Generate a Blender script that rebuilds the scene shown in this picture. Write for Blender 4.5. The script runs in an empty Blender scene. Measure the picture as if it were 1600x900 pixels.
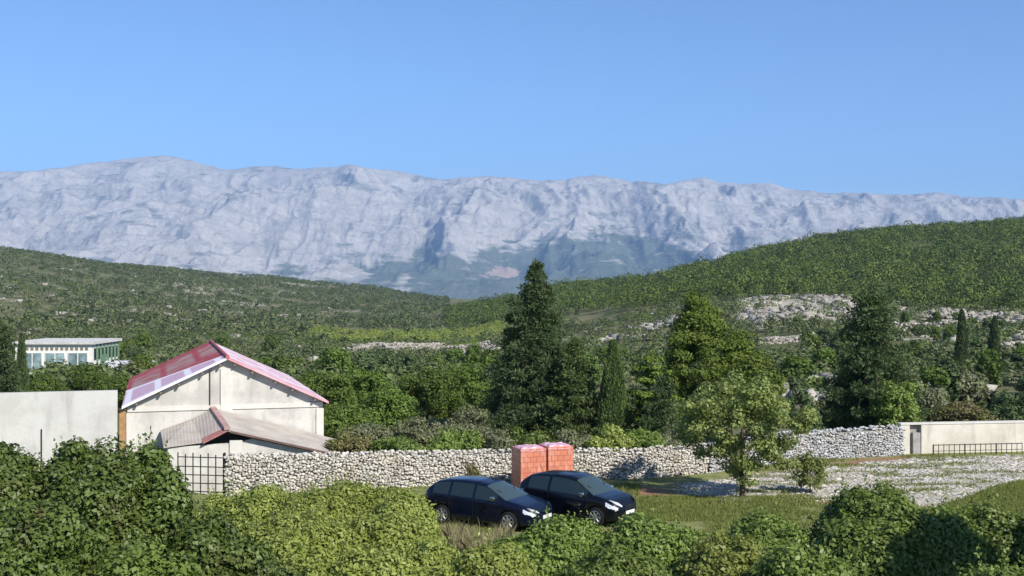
import bpy, math, random
import numpy as np
from mathutils import Vector, Matrix

# ------------------------------------------------------------------ camera, light
S = bpy.context.scene
col = S.collection
F = 1900.0            # focal length in pixels of the 1600 px wide photograph
EYE = 7.5             # eye height above the yard
cam = bpy.data.cameras.new('camera'); cam_o = bpy.data.objects.new('camera', cam); col.objects.link(cam_o)
cam.sensor_width = 36.0; cam.lens = 36.0*F/1600.0
cam.clip_start = 0.1; cam.clip_end = 40000
cam_o.location = (0, 0, EYE); cam_o.rotation_euler = (math.radians(90), 0, 0)
S.camera = cam_o
SUN_EL, SUN_AZ = 38.0, 138.0      # azimuth clockwise from +Y
w = bpy.data.worlds.new('World'); S.world = w; w.use_nodes = True
nt = w.node_tree; nt.nodes.clear()
sky = nt.nodes.new('ShaderNodeTexSky'); sky.sky_type = 'NISHITA'; sky.sun_disc = False
sky.sun_elevation = math.radians(SUN_EL); sky.sun_rotation = math.radians(SUN_AZ)
sky.air_density = 1.0; sky.dust_density = 0.0; sky.ozone_density = 7.0; sky.altitude = 2200
bg = nt.nodes.new('ShaderNodeBackground'); bg.inputs['Strength'].default_value = 0.100
wo = nt.nodes.new('ShaderNodeOutputWorld')
nt.links.new(sky.outputs[0], bg.inputs[0]); nt.links.new(bg.outputs[0], wo.inputs[0])
sl = bpy.data.lights.new('sun', 'SUN'); sl.energy = 4.2; sl.angle = math.radians(0.53); sl.color = (1.0, 0.95, 0.87)
so = bpy.data.objects.new('sun', sl); col.objects.link(so)
az, el = math.radians(SUN_AZ), math.radians(SUN_EL)
sd = Vector((math.sin(az)*math.cos(el), math.cos(az)*math.cos(el), math.sin(el)))
so.rotation_euler = sd.to_track_quat('Z', 'Y').to_euler(); so.location = sd*60
S.view_settings.view_transform = 'Standard'; S.view_settings.look = 'None'
S.view_settings.exposure = 0.80; S.view_settings.gamma = 1.0
S.cycles.max_bounces = 6; S.cycles.diffuse_bounces = 2; S.cycles.glossy_bounces = 2
S.cycles.transmission_bounces = 4; S.cycles.volume_bounces = 0; S.cycles.transparent_max_bounces = 8
S.cycles.use_denoising = True

# ------------------------------------------------------------------ numpy noise
def _h(ix, iy, seed):
    h = (ix.astype(np.int64)*374761393 + iy.astype(np.int64)*668265263 + seed*982451653) & 0xffffffff
    h = ((h ^ (h >> 13))*1274126177) & 0xffffffff
    return ((h ^ (h >> 16)) & 0xffff)/65535.0
def noise(x, y, seed=0):
    x = np.asarray(x, float); y = np.asarray(y, float)
    ix = np.floor(x); iy = np.floor(y); fx = x-ix; fy = y-iy
    ix = ix.astype(np.int64); iy = iy.astype(np.int64)
    fx = fx*fx*fx*(fx*(fx*6-15)+10); fy = fy*fy*fy*(fy*(fy*6-15)+10)
    a = _h(ix, iy, seed); b = _h(ix+1, iy, seed); c = _h(ix, iy+1, seed); d = _h(ix+1, iy+1, seed)
    return (a*(1-fx)+b*fx)*(1-fy)+(c*(1-fx)+d*fx)*fy
def fbm(x, y, o=4, seed=0, g=.5):
    s = 0; a = 1; t = 0
    for i in range(o):
        s = s+a*noise(x*2**i, y*2**i, seed+i*17); t += a; a *= g
    return s/t
def ridged(x, y, o=4, seed=0, g=.5):
    s = 0; a = 1; t = 0
    for i in range(o):
        s = s+a*(1-np.abs(2*noise(x*2**i, y*2**i, seed+i*31)-1)); t += a; a *= g
    return s/t
def sst(a, b, x):
    t = np.clip((x-a)/(b-a), 0, 1); return t*t*(3-2*t)

# ------------------------------------------------------------------ object helpers
def tag(o, label=None, cat=None, group=None, kind=None):
    if label: o['label'] = label
    if cat: o['category'] = cat
    if group: o['group'] = group
    if kind: o['kind'] = kind
    return o
def empty(name, loc, rz=0, label=None, cat=None, group=None, scale=1):
    o = bpy.data.objects.new(name, None); col.objects.link(o); o.location = loc; o.rotation_euler = (0, 0, rz)
    o.empty_display_size = .2
    if scale != 1: o.scale = (scale,)*3 if not hasattr(scale, '__len__') else scale
    return tag(o, label, cat, group)
def npmesh(name, V, Fc, mat, parent=None, smooth=False, attrs=None):
    """V (n,3); Fc (m,k) same-size faces or list of such arrays"""
    V = np.ascontiguousarray(V, dtype=np.float32)
    Fs = Fc if isinstance(Fc, list) else [Fc]
    Fs = [np.asarray(f, dtype=np.int32) for f in Fs if len(f)]
    m = bpy.data.meshes.new(name)
    nl = sum(f.size for f in Fs); nf = sum(len(f) for f in Fs)
    m.vertices.add(len(V)); m.vertices.foreach_set('co', V.ravel())
    m.loops.add(nl); m.polygons.add(nf)
    m.loops.foreach_set('vertex_index', np.concatenate([f.ravel() for f in Fs]))
    tot = np.concatenate([np.full(len(f), f.shape[1], np.int32) for f in Fs])
    st = np.concatenate([[0], np.cumsum(tot)[:-1]]).astype(np.int32)
    m.polygons.foreach_set('loop_start', st)
    try: m.polygons.foreach_set('loop_total', tot)
    except Exception: pass
    if smooth: m.polygons.foreach_set('use_smooth', np.ones(nf, bool))
    for k, a in (attrs or {}).items():
        at = m.attributes.new(k, 'FLOAT', 'POINT'); at.data.foreach_set('value', np.ascontiguousarray(a, dtype=np.float32))
    m.update(calc_edges=True); m.validate()
    mats = mat if isinstance(mat, (list, tuple)) else [mat]
    for x in mats: m.materials.append(x)
    o = bpy.data.objects.new(name, m); col.objects.link(o)
    if parent: o.parent = parent
    return o
class MB:
    """collects boxes, prisms and tubes for one mesh"""
    def __init__(s): s.v = []; s.f = []
    def add(s, vs, fs):
        n = len(s.v); s.v += [tuple(map(float, p)) for p in vs]; s.f += [tuple(i+n for i in f) for f in fs]; return s
    def box(s, x0, x1, y0, y1, z0, z1):
        return s.add([(x0,y0,z0),(x1,y0,z0),(x1,y1,z0),(x0,y1,z0),(x0,y0,z1),(x1,y0,z1),(x1,y1,z1),(x0,y1,z1)],
              [(0,3,2,1),(4,5,6,7),(0,1,5,4),(1,2,6,5),(2,3,7,6),(3,0,4,7)])
    def slab(s, pts, th):      # a thick sheet over a quad/polygon given from above (ccw), thickness downwards
        n = len(pts); lo = [(p[0], p[1], p[2]-th) for p in pts]
        return s.add(list(pts)+lo, [tuple(range(n)), tuple(range(2*n-1, n-1, -1))]+[(i, n+i, n+(i+1) % n, (i+1) % n) for i in range(n)])
    def prism(s, poly, y0, y1):  # polygon in xz extruded along y
        n = len(poly)
        return s.add([(p[0], y0, p[1]) for p in poly]+[(p[0], y1, p[1]) for p in poly],
              [tuple(range(n)), tuple(range(2*n-1, n-1, -1))]+[(i, n+i, n+(i+1) % n, (i+1) % n) for i in range(n)])
    def tube(s, pts, rad, k=8, cap=True):
        pts = [Vector(p) for p in pts]; n0 = len(s.v); n = len(pts)
        if not hasattr(rad, '__len__'): rad = [rad]*n
        for i, p in enumerate(pts):
            d = (pts[min(i+1, n-1)]-pts[max(i-1, 0)]).normalized()
            a = d.cross(Vector((0, 0, 1)) if abs(d.z) < .9 else Vector((1, 0, 0))).normalized(); b = d.cross(a)
            for j in range(k):
                t = 2*math.pi*j/k; q = p+(a*math.cos(t)+b*math.sin(t))*rad[i]; s.v.append(tuple(q))
        for i in range(n-1):
            for j in range(k):
                s.f.append((n0+i*k+j, n0+i*k+(j+1) % k, n0+(i+1)*k+(j+1) % k, n0+(i+1)*k+j))
        if cap: s.f.append(tuple(n0+j for j in reversed(range(k)))); s.f.append(tuple(n0+(n-1)*k+j for j in range(k)))
        return s
    def build(s, name, mat, parent=None, smooth=False, bevel=0):
        m = bpy.data.meshes.new(name); m.from_pydata(s.v, [], s.f); m.update()
        if bevel:
            import bmesh
            bm = bmesh.new(); bm.from_mesh(m); bmesh.ops.recalc_face_normals(bm, faces=bm.faces)
            bmesh.ops.bevel(bm, geom=[e for e in bm.edges if e.is_manifold and e.calc_face_angle(0) > .5], offset=bevel, segments=2, affect='EDGES', profile=.6)
            bm.to_mesh(m); bm.free()
        else:
            import bmesh
            bm = bmesh.new(); bm.from_mesh(m); bmesh.ops.recalc_face_normals(bm, faces=bm.faces); bm.to_mesh(m); bm.free()
        if smooth:
            for p in m.polygons: p.use_smooth = True
        m.materials.append(mat)
        o = bpy.data.objects.new(name, m); col.objects.link(o)
        if parent: o.parent = parent
        return o
def dup(root, loc, rz=0, scale=1, label=None, group=None, cat=None):
    r = root.copy(); col.objects.link(r); r.location = loc; r.rotation_euler = (0, 0, rz)
    r.scale = scale if hasattr(scale, '__len__') else (scale,)*3
    if label: r['label'] = label
    if group: r['group'] = group
    elif 'group' in r: del r['group']
    if cat: r['category'] = cat
    for ch in list(root.children):
        c = ch.copy(); col.objects.link(c); c.parent = r
        for g in list(ch.children):
            d = g.copy(); col.objects.link(d); d.parent = c
    return r

# ------------------------------------------------------------------ materials
class NB:
    def __init__(s, name):
        s.m = bpy.data.materials.new(name); s.m.use_nodes = True; s.t = s.m.node_tree
        s.p = s.t.nodes['Principled BSDF']; s.out = s.t.nodes['Material Output']
    def n(s, t, **kw):
        x = s.t.nodes.new('ShaderNode'+t)
        for k, v in kw.items():
            if k.startswith('i_'):
                x.inputs[k[2:].replace('_', ' ')].default_value = v
            else: setattr(x, k, v)
        return x
    def l(s, a, b): s.t.links.new(a, b); return s
    def setin(s, sock, val):
        if isinstance(val, bpy.types.NodeSocket): s.l(val, sock)
        elif isinstance(val, tuple) and len(val) == 3: sock.default_value = (*val, 1)
        else: sock.default_value = val
    def math(s, op, a, b=0.0, clamp=False):
        x = s.n('Math', operation=op, use_clamp=clamp); s.setin(x.inputs[0], a); s.setin(x.inputs[1], b); return x.outputs[0]
    def mix(s, f, a, b, mode='MIX'):
        x = s.n('Mix', data_type='RGBA', blend_type=mode)
        s.setin(x.inputs[0], f); s.setin(x.inputs[6], a); s.setin(x.inputs[7], b); return x.outputs[2]
    def ramp(s, f, a, b, c0=0.0, c1=1.0):
        x = s.n('MapRange'); s.setin(x.inputs[0], f); x.inputs[1].default_value = a; x.inputs[2].default_value = b
        x.inputs[3].default_value = c0; x.inputs[4].default_value = c1; return x.outputs[0]
    def coords(s, kind='Object', scale=None):
        c = s.n('TexCoord').outputs[kind]
        if scale:
            mp = s.n('Mapping'); mp.inputs['Scale'].default_value = scale; s.l(c, mp.inputs[0]); return mp.outputs[0]
        return c
    def noise(s, co, sc, det=4, rough=.55, out=0):
        x = s.n('TexNoise'); x.inputs['Scale'].default_value = sc; x.inputs['Detail'].default_value = det
        x.inputs['Roughness'].default_value = rough; s.l(co, x.inputs['Vector']); return x.outputs[out]
    def attr(s, name): return s.n('Attribute', attribute_name=name).outputs['Fac']
    def bump(s, h, strength=.5, dist=.05):
        b = s.n('Bump'); b.inputs['Strength'].default_value = strength; b.inputs['Distance'].default_value = dist
        s.l(h, b.inputs['Height']); s.l(b.outputs[0], s.p.inputs['Normal'])
    def base(s, c): s.setin(s.p.inputs['Base Color'], c)
    def set(s, rough=.8, spec=.3, metal=0, coat=0):
        s.p.inputs['Roughness'].default_value = rough; s.p.inputs['Specular IOR Level'].default_value = spec
        s.p.inputs['Metallic'].default_value = metal; s.p.inputs['Coat Weight'].default_value = coat
        if coat: s.p.inputs['Coat Roughness'].default_value = .04
        return s

def leaf_mat(name, c0, c1, c2=None, rough=.5, spec=.35, trans=.3, dead=None, bs=.9, deep=None):
    b = NB(name); t = b.attr('tint')
    r = b.n('ObjectInfo').outputs['Random']
    co = b.coords('Object'); big = b.noise(co, bs, 3)
    base = b.mix(t, c0, c1)
    base = b.mix(b.ramp(big, .45, .62), base, c2 or c1)
    if deep: base = b.mix(b.ramp(b.noise(co, bs*4, 3), .52, .60, 0, .75), base, deep)
    if dead:
        d = b.noise(co, 1.7, 2)
        base = b.mix(b.math('MULTIPLY', b.ramp(d, .60, .70), .65), base, dead)
    hs = b.n('HueSaturation'); b.l(b.ramp(r, 0, 1, .491, .502), hs.inputs['Hue']); b.l(b.ramp(r, 0, 1, .75, 1.2), hs.inputs['Value'])
    b.l(base, hs.inputs['Color']); b.base(hs.outputs[0]); b.set(rough, spec)
    tr = b.n('BsdfTranslucent'); b.l(b.mix(.5, hs.outputs[0], (.16, .24, .03)), tr.inputs[0])
    mx = b.n('MixShader'); mx.inputs[0].default_value = trans
    b.l(b.p.outputs[0], mx.inputs[1]); b.l(tr.outputs[0], mx.inputs[2]); b.l(mx.outputs[0], b.out.inputs[0])
    return b.m
def plain(name, c, rough=.7, spec=.3, metal=0, coat=0, var=.15, sc=3.0):
    b = NB(name); co = b.coords('Object'); n = b.noise(co, sc, 5)
    c2 = tuple(x*(1-var*2) for x in c)
    b.base(b.mix(b.ramp(n, .35, .65), c, c2)); b.set(rough, spec, metal, coat); return b.m

M = {}
M['leaf_glossy'] = leaf_mat('glossy_leaf', (.055, .088, .017), (.17, .235, .048), (.11, .165, .031), .50, .4, .22, (.13, .10, .045))
M['leaf_yellow'] = leaf_mat('yellow_green_leaf', (.15, .20, .032), (.38, .42, .11), (.28, .33, .068), .5, .35, .35)
M['leaf_mid'] = leaf_mat('mid_green_leaf', (.09, .145, .024), (.24, .315, .07), (.165, .235, .042), .5, .4, .3)
M['leaf_tree'] = leaf_mat('light_tree_leaf', (.14, .18, .045), (.32, .37, .12), (.23, .28, .075), .5, .35, .35)
M['needle_dark'] = leaf_mat('dark_needles', (.038, .060, .024), (.12, .165, .062), (.075, .115, .043), .65, .25, .18)
M['needle_bright'] = leaf_mat('bright_needles', (.06, .10, .018), (.165, .245, .048), (.11, .175, .030), .6, .25, .25)
M['pine_yellow_green'] = leaf_mat('yellow_green_pine_needles', (.08, .125, .018), (.22, .30, .052), (.15, .22, .034), .6, .25, .25)  # bright yellow green, the needle colour of these pines
M['needle_mid'] = leaf_mat('mid_green_needles', (.05, .08, .025), (.15, .205, .065), (.10, .145, .04), .6, .25, .2)
M['leaf_olive'] = leaf_mat('olive_leaf', (.12, .135, .065), (.26, .28, .155), (.19, .21, .09), .55, .35, .2)
M['leaf_brown'] = leaf_mat('brownish_leaf', (.13, .12, .045), (.26, .22, .10), (.16, .175, .05), .6, .25, .2)
M['wood_canopy'] = leaf_mat('pinewood_needles', (.036, .060, .015), (.17, .225, .046), (.10, .15, .028), .7, .2, .12, None, .025, (.04, .065, .018))
M['scrub_canopy'] = leaf_mat('scrub_leaf', (.042, .060, .024), (.19, .21, .09), (.10, .14, .04), .7, .2, .12, None, .03, (.035, .052, .02))
M['grass'] = leaf_mat('grass_blade', (.14, .18, .04), (.27, .29, .09), (.21, .235, .065), .6, .2, .3)
M['dry_grass'] = leaf_mat('dry_grass_blade', (.32, .30, .15), (.55, .48, .30), (.42, .38, .2), .7, .2, .3)
M['bark'] = plain('bark', (.13, .10, .075), .9, .2, var=.3, sc=8)
M['paint'] = plain('navy_car_paint', (.003, .005, .018), .25, .25, 0, .45, .05)
M['paint_black'] = plain('black_car_paint', (.003, .004, .008), .25, .25, 0, .45, .05)
M['carglass'] = plain('tinted_car_glass', (.016, .026, .026), .06, .5, 0, .6, 0)
M['windscreen'] = plain('greenish_windscreen', (.040, .060, .056), .05, .5, 0, .6, 0)
M['carplastic'] = plain('black_plastic', (.012, .012, .013), .6, .4)
M['tyre'] = plain('tyre_rubber', (.018, .018, .018), .85, .2)
M['rim'] = plain('alloy', (.48, .49, .50), .35, .5, .7)
M['lamp'] = plain('headlamp_glass', (.72, .74, .76), .08, .9, 0, 1.0, .1, 20)
M['redlamp'] = plain('tail_lamp', (.25, .01, .01), .15, .7, 0, 1.0)
M['plate'] = plain('number_plate_white', (.75, .75, .73), .5, .3)
M['chrome'] = plain('chrome', (.6, .6, .62), .12, .5, 1)
M['iron'] = plain('black_iron', (.02, .02, .022), .6, .4)
M['void_shade'] = plain('painted_void_shade', (.03, .025, .022), .95, .1)  # near black colour painted as shade inside the outbuilding opening

def stone_mat(name, lo, hi, stain=(.10, .10, .085)):
    b = NB(name); t = b.attr('tint'); co = b.coords('Object'); n = b.noise(co, 6, 5); n2 = b.noise(co, .8, 3)
    c = b.mix(t, lo, hi); c = b.mix(b.ramp(n, .50, .72), c, stain)
    c = b.mix(b.ramp(n2, .5, .7, 0, .35), c, (.36, .29, .20)); b.base(c); b.set(.92, .15); b.bump(n, .5, .03); return b.m
M['drystone'] = stone_mat('dry_stone', (.42, .39, .335), (.66, .62, .54))
M['drystone_grey'] = stone_mat('grey_dry_stone', (.34, .34, .335), (.56, .555, .54), (.12, .12, .115))
M['rubble'] = stone_mat('limestone_rubble', (.38, .355, .31), (.58, .54, .47), (.20, .18, .14))
M['scree'] = stone_mat('weathered_limestone', (.22, .205, .175), (.44, .41, .355), (.14, .135, .11))
M['core'] = plain('wall_core', (.36, .335, .285), .95, .1)

def plaster_mat(name, c, stain, amt=.6, streak=True):
    b = NB(name); co = b.coords('Object'); n = b.noise(co, .7, 6, .62)
    st = b.noise(b.coords('Object', (1.6, 1.6, .28)), 1.5, 4); f = b.noise(co, 9, 4)
    x = b.mix(b.ramp(n, .44, .60, 0, amt), c, stain)
    if streak: x = b.mix(b.ramp(st, .54, .72, 0, amt*.8), x, tuple(v*.72 for v in stain))
    x = b.mix(b.ramp(f, .55, .75, 0, .18), x, (.2, .19, .16)); b.base(x); b.set(.9, .15); b.bump(f, .35, .02); return b.m
M['plaster'] = plaster_mat('old_white_plaster', (.57, .545, .49), (.36, .345, .315))
M['plaster_band'] = plaster_mat('cleaner_white_plaster', (.62, .59, .53), (.50, .48, .43), .4)
M['yard_wall'] = plaster_mat('whitewashed_wall', (.53, .515, .48), (.39, .375, .345), .5)
M['cream_wall'] = plaster_mat('cream_rendered_wall', (.62, .58, .49), (.46, .42, .34), .6)
M['terracotta'] = plain('terracotta_blocks', (.42, .24, .11), .85, .2, var=.15, sc=6)

# ------------------------------------------------------------------ terrain height field (u = picture azimuth, D = distance ahead)
CU = np.array([-900, -400, 0, 200, 400, 550, 700, 800, 900, 1000, 1100, 1200, 1300, 1400, 1500, 1600, 2000, 2600], float)
CY = np.array([100, 150, 200, 300, 400, 520, 660, 800, 950, 1200, 1500], float)
CV = {   # picture row of the ground at each distance
 0:    [632, 600, 584, 545, 515, 492, 462, 438, 415, 390, 402],
 200:  [632, 600, 584, 549, 522, 503, 482, 466, 448, 420, 418],
 400:  [632, 602, 584, 552, 530, 514, 498, 488, 470, 445, 433],
 550:  [632, 602, 585, 556, 540, 526, 508, 499, 482, 462, 446],
 700:  [632, 602, 585, 560, 545, 523, 506, 492, 482, 473, 468],
 800:  [632, 600, 583, 556, 533, 508, 488, 472, 466, 470, 472],
 900:  [632, 598, 580, 550, 520, 490, 464, 450, 452, 466, 474],
 1000: [632, 596, 575, 536, 500, 470, 451, 443, 449, 465, 473],
 1100: [630, 592, 568, 522, 480, 450, 428, 423, 435, 455, 467],
 1200: [628, 588, 556, 498, 466, 436, 408, 396, 411, 443, 463],
 1300: [626, 584, 550, 492, 464, 425, 393, 377, 393, 433, 458],
 1400: [624, 580, 546, 494, 464, 418, 383, 367, 383, 428, 458],
 1500: [622, 578, 543, 497, 464, 412, 375, 361, 375, 423, 458],
 1600: [620, 575, 540, 500, 460, 405, 369, 354, 369, 418, 458]}
CV[2000] = [v-6 for v in CV[1600]]; CV[2600] = CV[2000]; CV[-400] = [v+3 for v in CV[0]]; CV[-900] = CV[-400]
CZ = np.array([[EYE-(CV[int(u)][j]-450)*CY[j]/F for j in range(len(CY))] for u in CU])
# stone wall line across the yard: (u, D of its foot, top z)
WALL = [(350, 43.8, 1.40), (450, 44.3, 1.34), (600, 45.4, 1.27), (700, 46.2, 1.20), (850, 47.2, 1.12), (1000, 47.9, 1.05), (1100, 49.2, 1.08), (1250, 52.8, 1.17), (1408, 54.6, 1.22)]
WU = np.array([0]+[a[0] for a in WALL]+[1600, 2400], float); WD = np.array([49.0]+[a[1] for a in WALL]+[55.4, 58.0], float)
def _cm(p0, p1, p2, p3, t):
    return .5*((2*p1)+(-p0+p2)*t+(2*p0-5*p1+4*p2-p3)*t*t+(-p0+3*p1-3*p2+p3)*t**3)
def zt(x, y):
    x = np.atleast_1d(np.asarray(x, float)); y = np.atleast_1d(np.asarray(y, float))
    yy = np.maximum(y, 1.0); u = np.clip(800+F*x/yy, -900, 2600)
    # columns: linear in u, cubic along D
    zc = np.zeros((len(CU), x.size)); D = np.clip(yy, 100, 1500)
    j = np.clip(np.searchsorted(CY, D, 'right')-1, 0, len(CY)-2); t = (D-CY[j])/(CY[j+1]-CY[j])
    i = np.clip(np.searchsorted(CU, u, 'right')-1, 0, len(CU)-2); tu = (u-CU[i])/(CU[i+1]-CU[i]); tu = tu*tu*(3-2*tu)*.5+tu*.5
    jm = np.maximum(j-1, 0); jp = np.minimum(j+2, len(CY)-1)
    za = _cm(CZ[i, jm], CZ[i, j], CZ[i, j+1], CZ[i, jp], t); zb = _cm(CZ[i+1, jm], CZ[i+1, j], CZ[i+1, j+1], CZ[i+1, jp], t)
    far = za*(1-tu)+zb*tu
    fall = sst(1500, 4200, yy); far = far*(1-fall)+(-70)*fall
    wl = np.interp(u, WU, WD)
    low = np.where(u < 1150, -.8, np.interp(u, [1150, 1420], [-.8, 0.0]))
    back = low*sst(0, .7, yy-wl-.1)
    near = back+.05*(fbm(x*.4, y*.4, 3, 5)-.5)
    s = sst(60, 100, yy); s2 = np.clip((yy-58)/42, 0, 1)
    z = near*(1-s2*s2*.0-s)+far*s
    amp = sst(70, 300, yy)
    z = z+amp*(fbm(x*.02, y*.02, 4, 9)-.5)*4.0*np.clip(yy/600, .3, 1)+amp*(fbm(x*.11, y*.11, 3, 19)-.5)*.8
    return z
def zt1(x, y): return float(zt(x, y)[0])
def P(u, D, dz=0.0):
    x = (u-800)/F*D; return (x, D, zt1(x, D)+dz)
def rowz(v, D): return EYE-(v-450)*D/F

# ------------------------------------------------------------------ ground sheet
azf = np.arctan(np.linspace(-.62, .62, 620)); azs = np.linspace(azf[-1], 2*math.pi+azf[0], 50)[1:-1]
AZ = np.concatenate([azf, azs])
R = np.concatenate([np.linspace(.5, 30, 30), np.linspace(30.3, 62, 130), np.geomspace(62.5, 1600, 260), np.geomspace(1640, 6200, 30)])
aa, rr = np.meshgrid(AZ, R)
gx = rr*np.sin(aa); gy = rr*np.cos(aa)
gxf = gx.ravel(); gyf = gy.ravel()
ahead = np.maximum(gyf, rr.ravel()*.45)      # behind the viewer the ground stays level
gz = zt(gxf, ahead); beh = sst(.55, .3, gyf/rr.ravel()); gz = np.where(beh > 0, gz*(1-beh)+beh*np.minimum(0, -(rr.ravel()-80)*.01*(rr.ravel() > 80)), gz)
gz = gz+0
na, nr = len(AZ), len(R)
ii, jj = np.meshgrid(np.arange(nr-1), np.arange(na), indexing='ij')
q = np.stack([ii*na+jj, ii*na+(jj+1) % na, (ii+1)*na+(jj+1) % na, (ii+1)*na+jj], -1).reshape(-1, 4)[:, ::-1]
U = 800+F*gxf/np.maximum(gyf, .5); V = 450-(gz-EYE)*F/np.maximum(gyf, .5); Dv = gyf
def blob(u0, u1, d0, d1, su=.25, sdd=.25):
    uc, uh, dc, dh = (u0+u1)/2, (u1-u0)/2, (d0+d1)/2, (d1-d0)/2
    r = np.maximum(np.abs(U-uc)/uh, np.abs(Dv-dc)/dh)
    return sst(1.25, .75, r+.5*(fbm(gxf/(dh*.5+.4), gyf/(dh*.5+.4), 3, 77)-.5))
rock = np.zeros_like(gz)
rock = np.maximum(rock, .85*blob(1150, 1360, 262, 405))
rock = np.maximum(rock, .55*blob(1345, 1720, 270, 340)*.8)
rock = np.maximum(rock, .75*blob(560, 765, 330, 400))
rock = np.maximum(rock, .5*blob(640, 1060, 250, 330)*sst(.5, .62, fbm(gxf*.05, gyf*.05, 3, 4)))
rock = np.maximum(rock, .55*blob(1180, 1640, 130, 260)*sst(.46, .6, fbm(gxf*.06, gyf*.06, 3, 14)))
rock = np.maximum(rock, .5*blob(220, 620, 800, 1450)*sst(.45, .62, fbm(gxf*.012, gyf*.012, 4, 24)))
rock = np.maximum(rock, .42*blob(-400, 520, 200, 800)*sst(.5, .66, fbm(gxf*.03, gyf*.03, 4, 34)))
# rubble spread in the yard
nz = fbm(gxf*.5, gyf*.5, 3, 3)-.5
lowD = np.interp(U, [1040, 1100, 1180, 1300, 1400, 1500, 1560, 1620, 2000], [44.6, 44.0, 43.2, 43.0, 42.2, 42.0, 45.5, 48.5, 50])
hiD = np.interp(U, [1040, 1200, 1300, 1400, 1600, 2000], [46.8, 48.5, 51.2, 52.8, 54.6, 56])
yard_rub = sst(1030, 1110, U)*sst(-.5, .5, Dv-lowD+nz*2)*sst(-.4, .4, hiD-Dv+nz*2)*(Dv > 35)
rock = np.maximum(rock, yard_rub*(.55+.15*sst(.4, .6, fbm(gxf*.9, gyf*2.0, 3, 8))))
soil = sst(0, 1, 1-np.abs(U-1010)/90+nz*.9)*sst(0, .8, 1.6-np.abs(Dv-44.6)+nz*2)
soil = np.maximum(soil, sst(0, .6, 1.0-np.abs(Dv-(hiD+.3))+nz*2.2)*(U > 1230)*(U < 1450)*.8)
soil = np.maximum(soil, .8*sst(0, .5, .45-np.abs(Dv-lowD+.3)+nz)*(U > 1150)*(U < 1330))
grass = (Dv < 60)*1.0
green = blob(490, 760, 400, 560)
g = NB('ground_cover'); co = g.coords('Object')
n1 = g.noise(co, .35, 5); n2 = g.noise(co, 2.2, 5, .6); n3 = g.noise(co, 14, 4); nf = g.noise(co, .06, 5, .6)
cg = g.mix(g.ramp(n2, .38, .62), (.14, .165, .05), (.24, .235, .10))
cg = g.mix(g.ramp(n1, .52, .68), cg, (.24, .21, .11))
cf = g.mix(g.ramp(nf, .4, .6), (.085, .10, .042), (.17, .16, .085))
cc = g.mix(g.attr('grass'), cf, cg)
cc = g.mix(g.attr('green'), cc, (.17, .25, .03))
cc = g.mix(g.math('MULTIPLY', g.attr('soil'), g.ramp(n2, .3, .5, .5, 1)), cc, (.27, .145, .09))
n4 = g.noise(co, .55, 6, .7); rk = g.mix(g.ramp(n3, .35, .65), (.50, .465, .39), (.36, .325, .26)); rk = g.mix(g.ramp(n4, .48, .60, 0, .7), rk, (.25, .235, .14))
rkn = g.math('ADD', g.attr('rock'), g.math('MULTIPLY', g.math('SUBTRACT', g.noise(co, .22, 6, .65), .5), 1.6))
cc = g.mix(g.ramp(rkn, .38, .55), cc, rk)
g.base(cc); g.set(.95, .1); g.bump(n3, .6, .06)
tag(npmesh('terrain', np.stack([gxf, gyf, gz], 1), q, g.m, smooth=True, attrs=dict(rock=rock, soil=soil, grass=grass, green=green)), kind='structure')

# ------------------------------------------------------------------ mountains
SK = np.array([(-900, 320), (-300, 285), (0, 263), (60, 262), (130, 253), (170, 247), (210, 242), (245, 239), (275, 240), (310, 250), (355, 261), (390, 257), (430, 255), (460, 259), (520, 257), (545, 253), (575, 259), (640, 265), (660, 270), (690, 275), (715, 274), (760, 272), (800, 274), (840, 277), (885, 277), (905, 272), (935, 269), (960, 275), (985, 280), (1010, 277), (1040, 283), (1070, 277), (1100, 272), (1125, 281), (1160, 283), (1200, 282), (1235, 290), (1290, 297), (1350, 297), (1410, 300), (1470, 296), (1500, 303), (1560, 304), (1600, 308), (1900, 330), (2500, 350)], float)
nu, ns = 1500, 300
mu = np.linspace(-900, 2500, nu); ms = np.linspace(0, 1.25, ns)
uu, ss = np.meshgrid(mu, ms)
D0, D1 = 7600.0, 12600.0
DD = D0+(D1-D0)*ss
xx = (uu-800)/F*DD
crest = np.interp(uu, SK[:, 0], SK[:, 1])
crest = crest-1.6*(ridged(uu/17, uu*0, 3, 3)-.55)-3.5*(ridged(uu/46, uu*0+3, 3, 8)-.5)
zc = EYE+(450-crest)*D1/F
sc_ = np.clip(ss, 0, 1)
foot = np.interp(uu, [-900, 0, 400, 700, 1000, 1200, 2500], [.20, .20, .16, .13, .13, .17, .2])
kn = .36
gprof = np.where(sc_ < kn, foot*(sc_/kn)**1.3, foot+(1-foot)*((sc_-kn)/(1-kn))**.88)
wx = xx/1000+.55*(fbm(xx/900, DD/900, 3, 41)-.5); wy = DD/1000+.6*(fbm(xx/1100, DD/1100, 3, 51)-.5)
rid = ridged(wx*1.05, wy*.42, 5, 61, .52)-.55
rid2 = ridged(wx*2.7+wy*.8, wy*1.6, 4, 71, .55)-.55
env = np.clip(sc_/.25, 0, 1)*np.clip((1.0-sc_)/.16, 0, 1)
z = zc*gprof+env*(rid*520+rid2*85)+env*22*(fbm(xx/120, DD/120, 4, 81)-.5)+env*46*(ridged(xx/210+wx*1.2, DD/1500, 3, 83)-.55)
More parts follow.
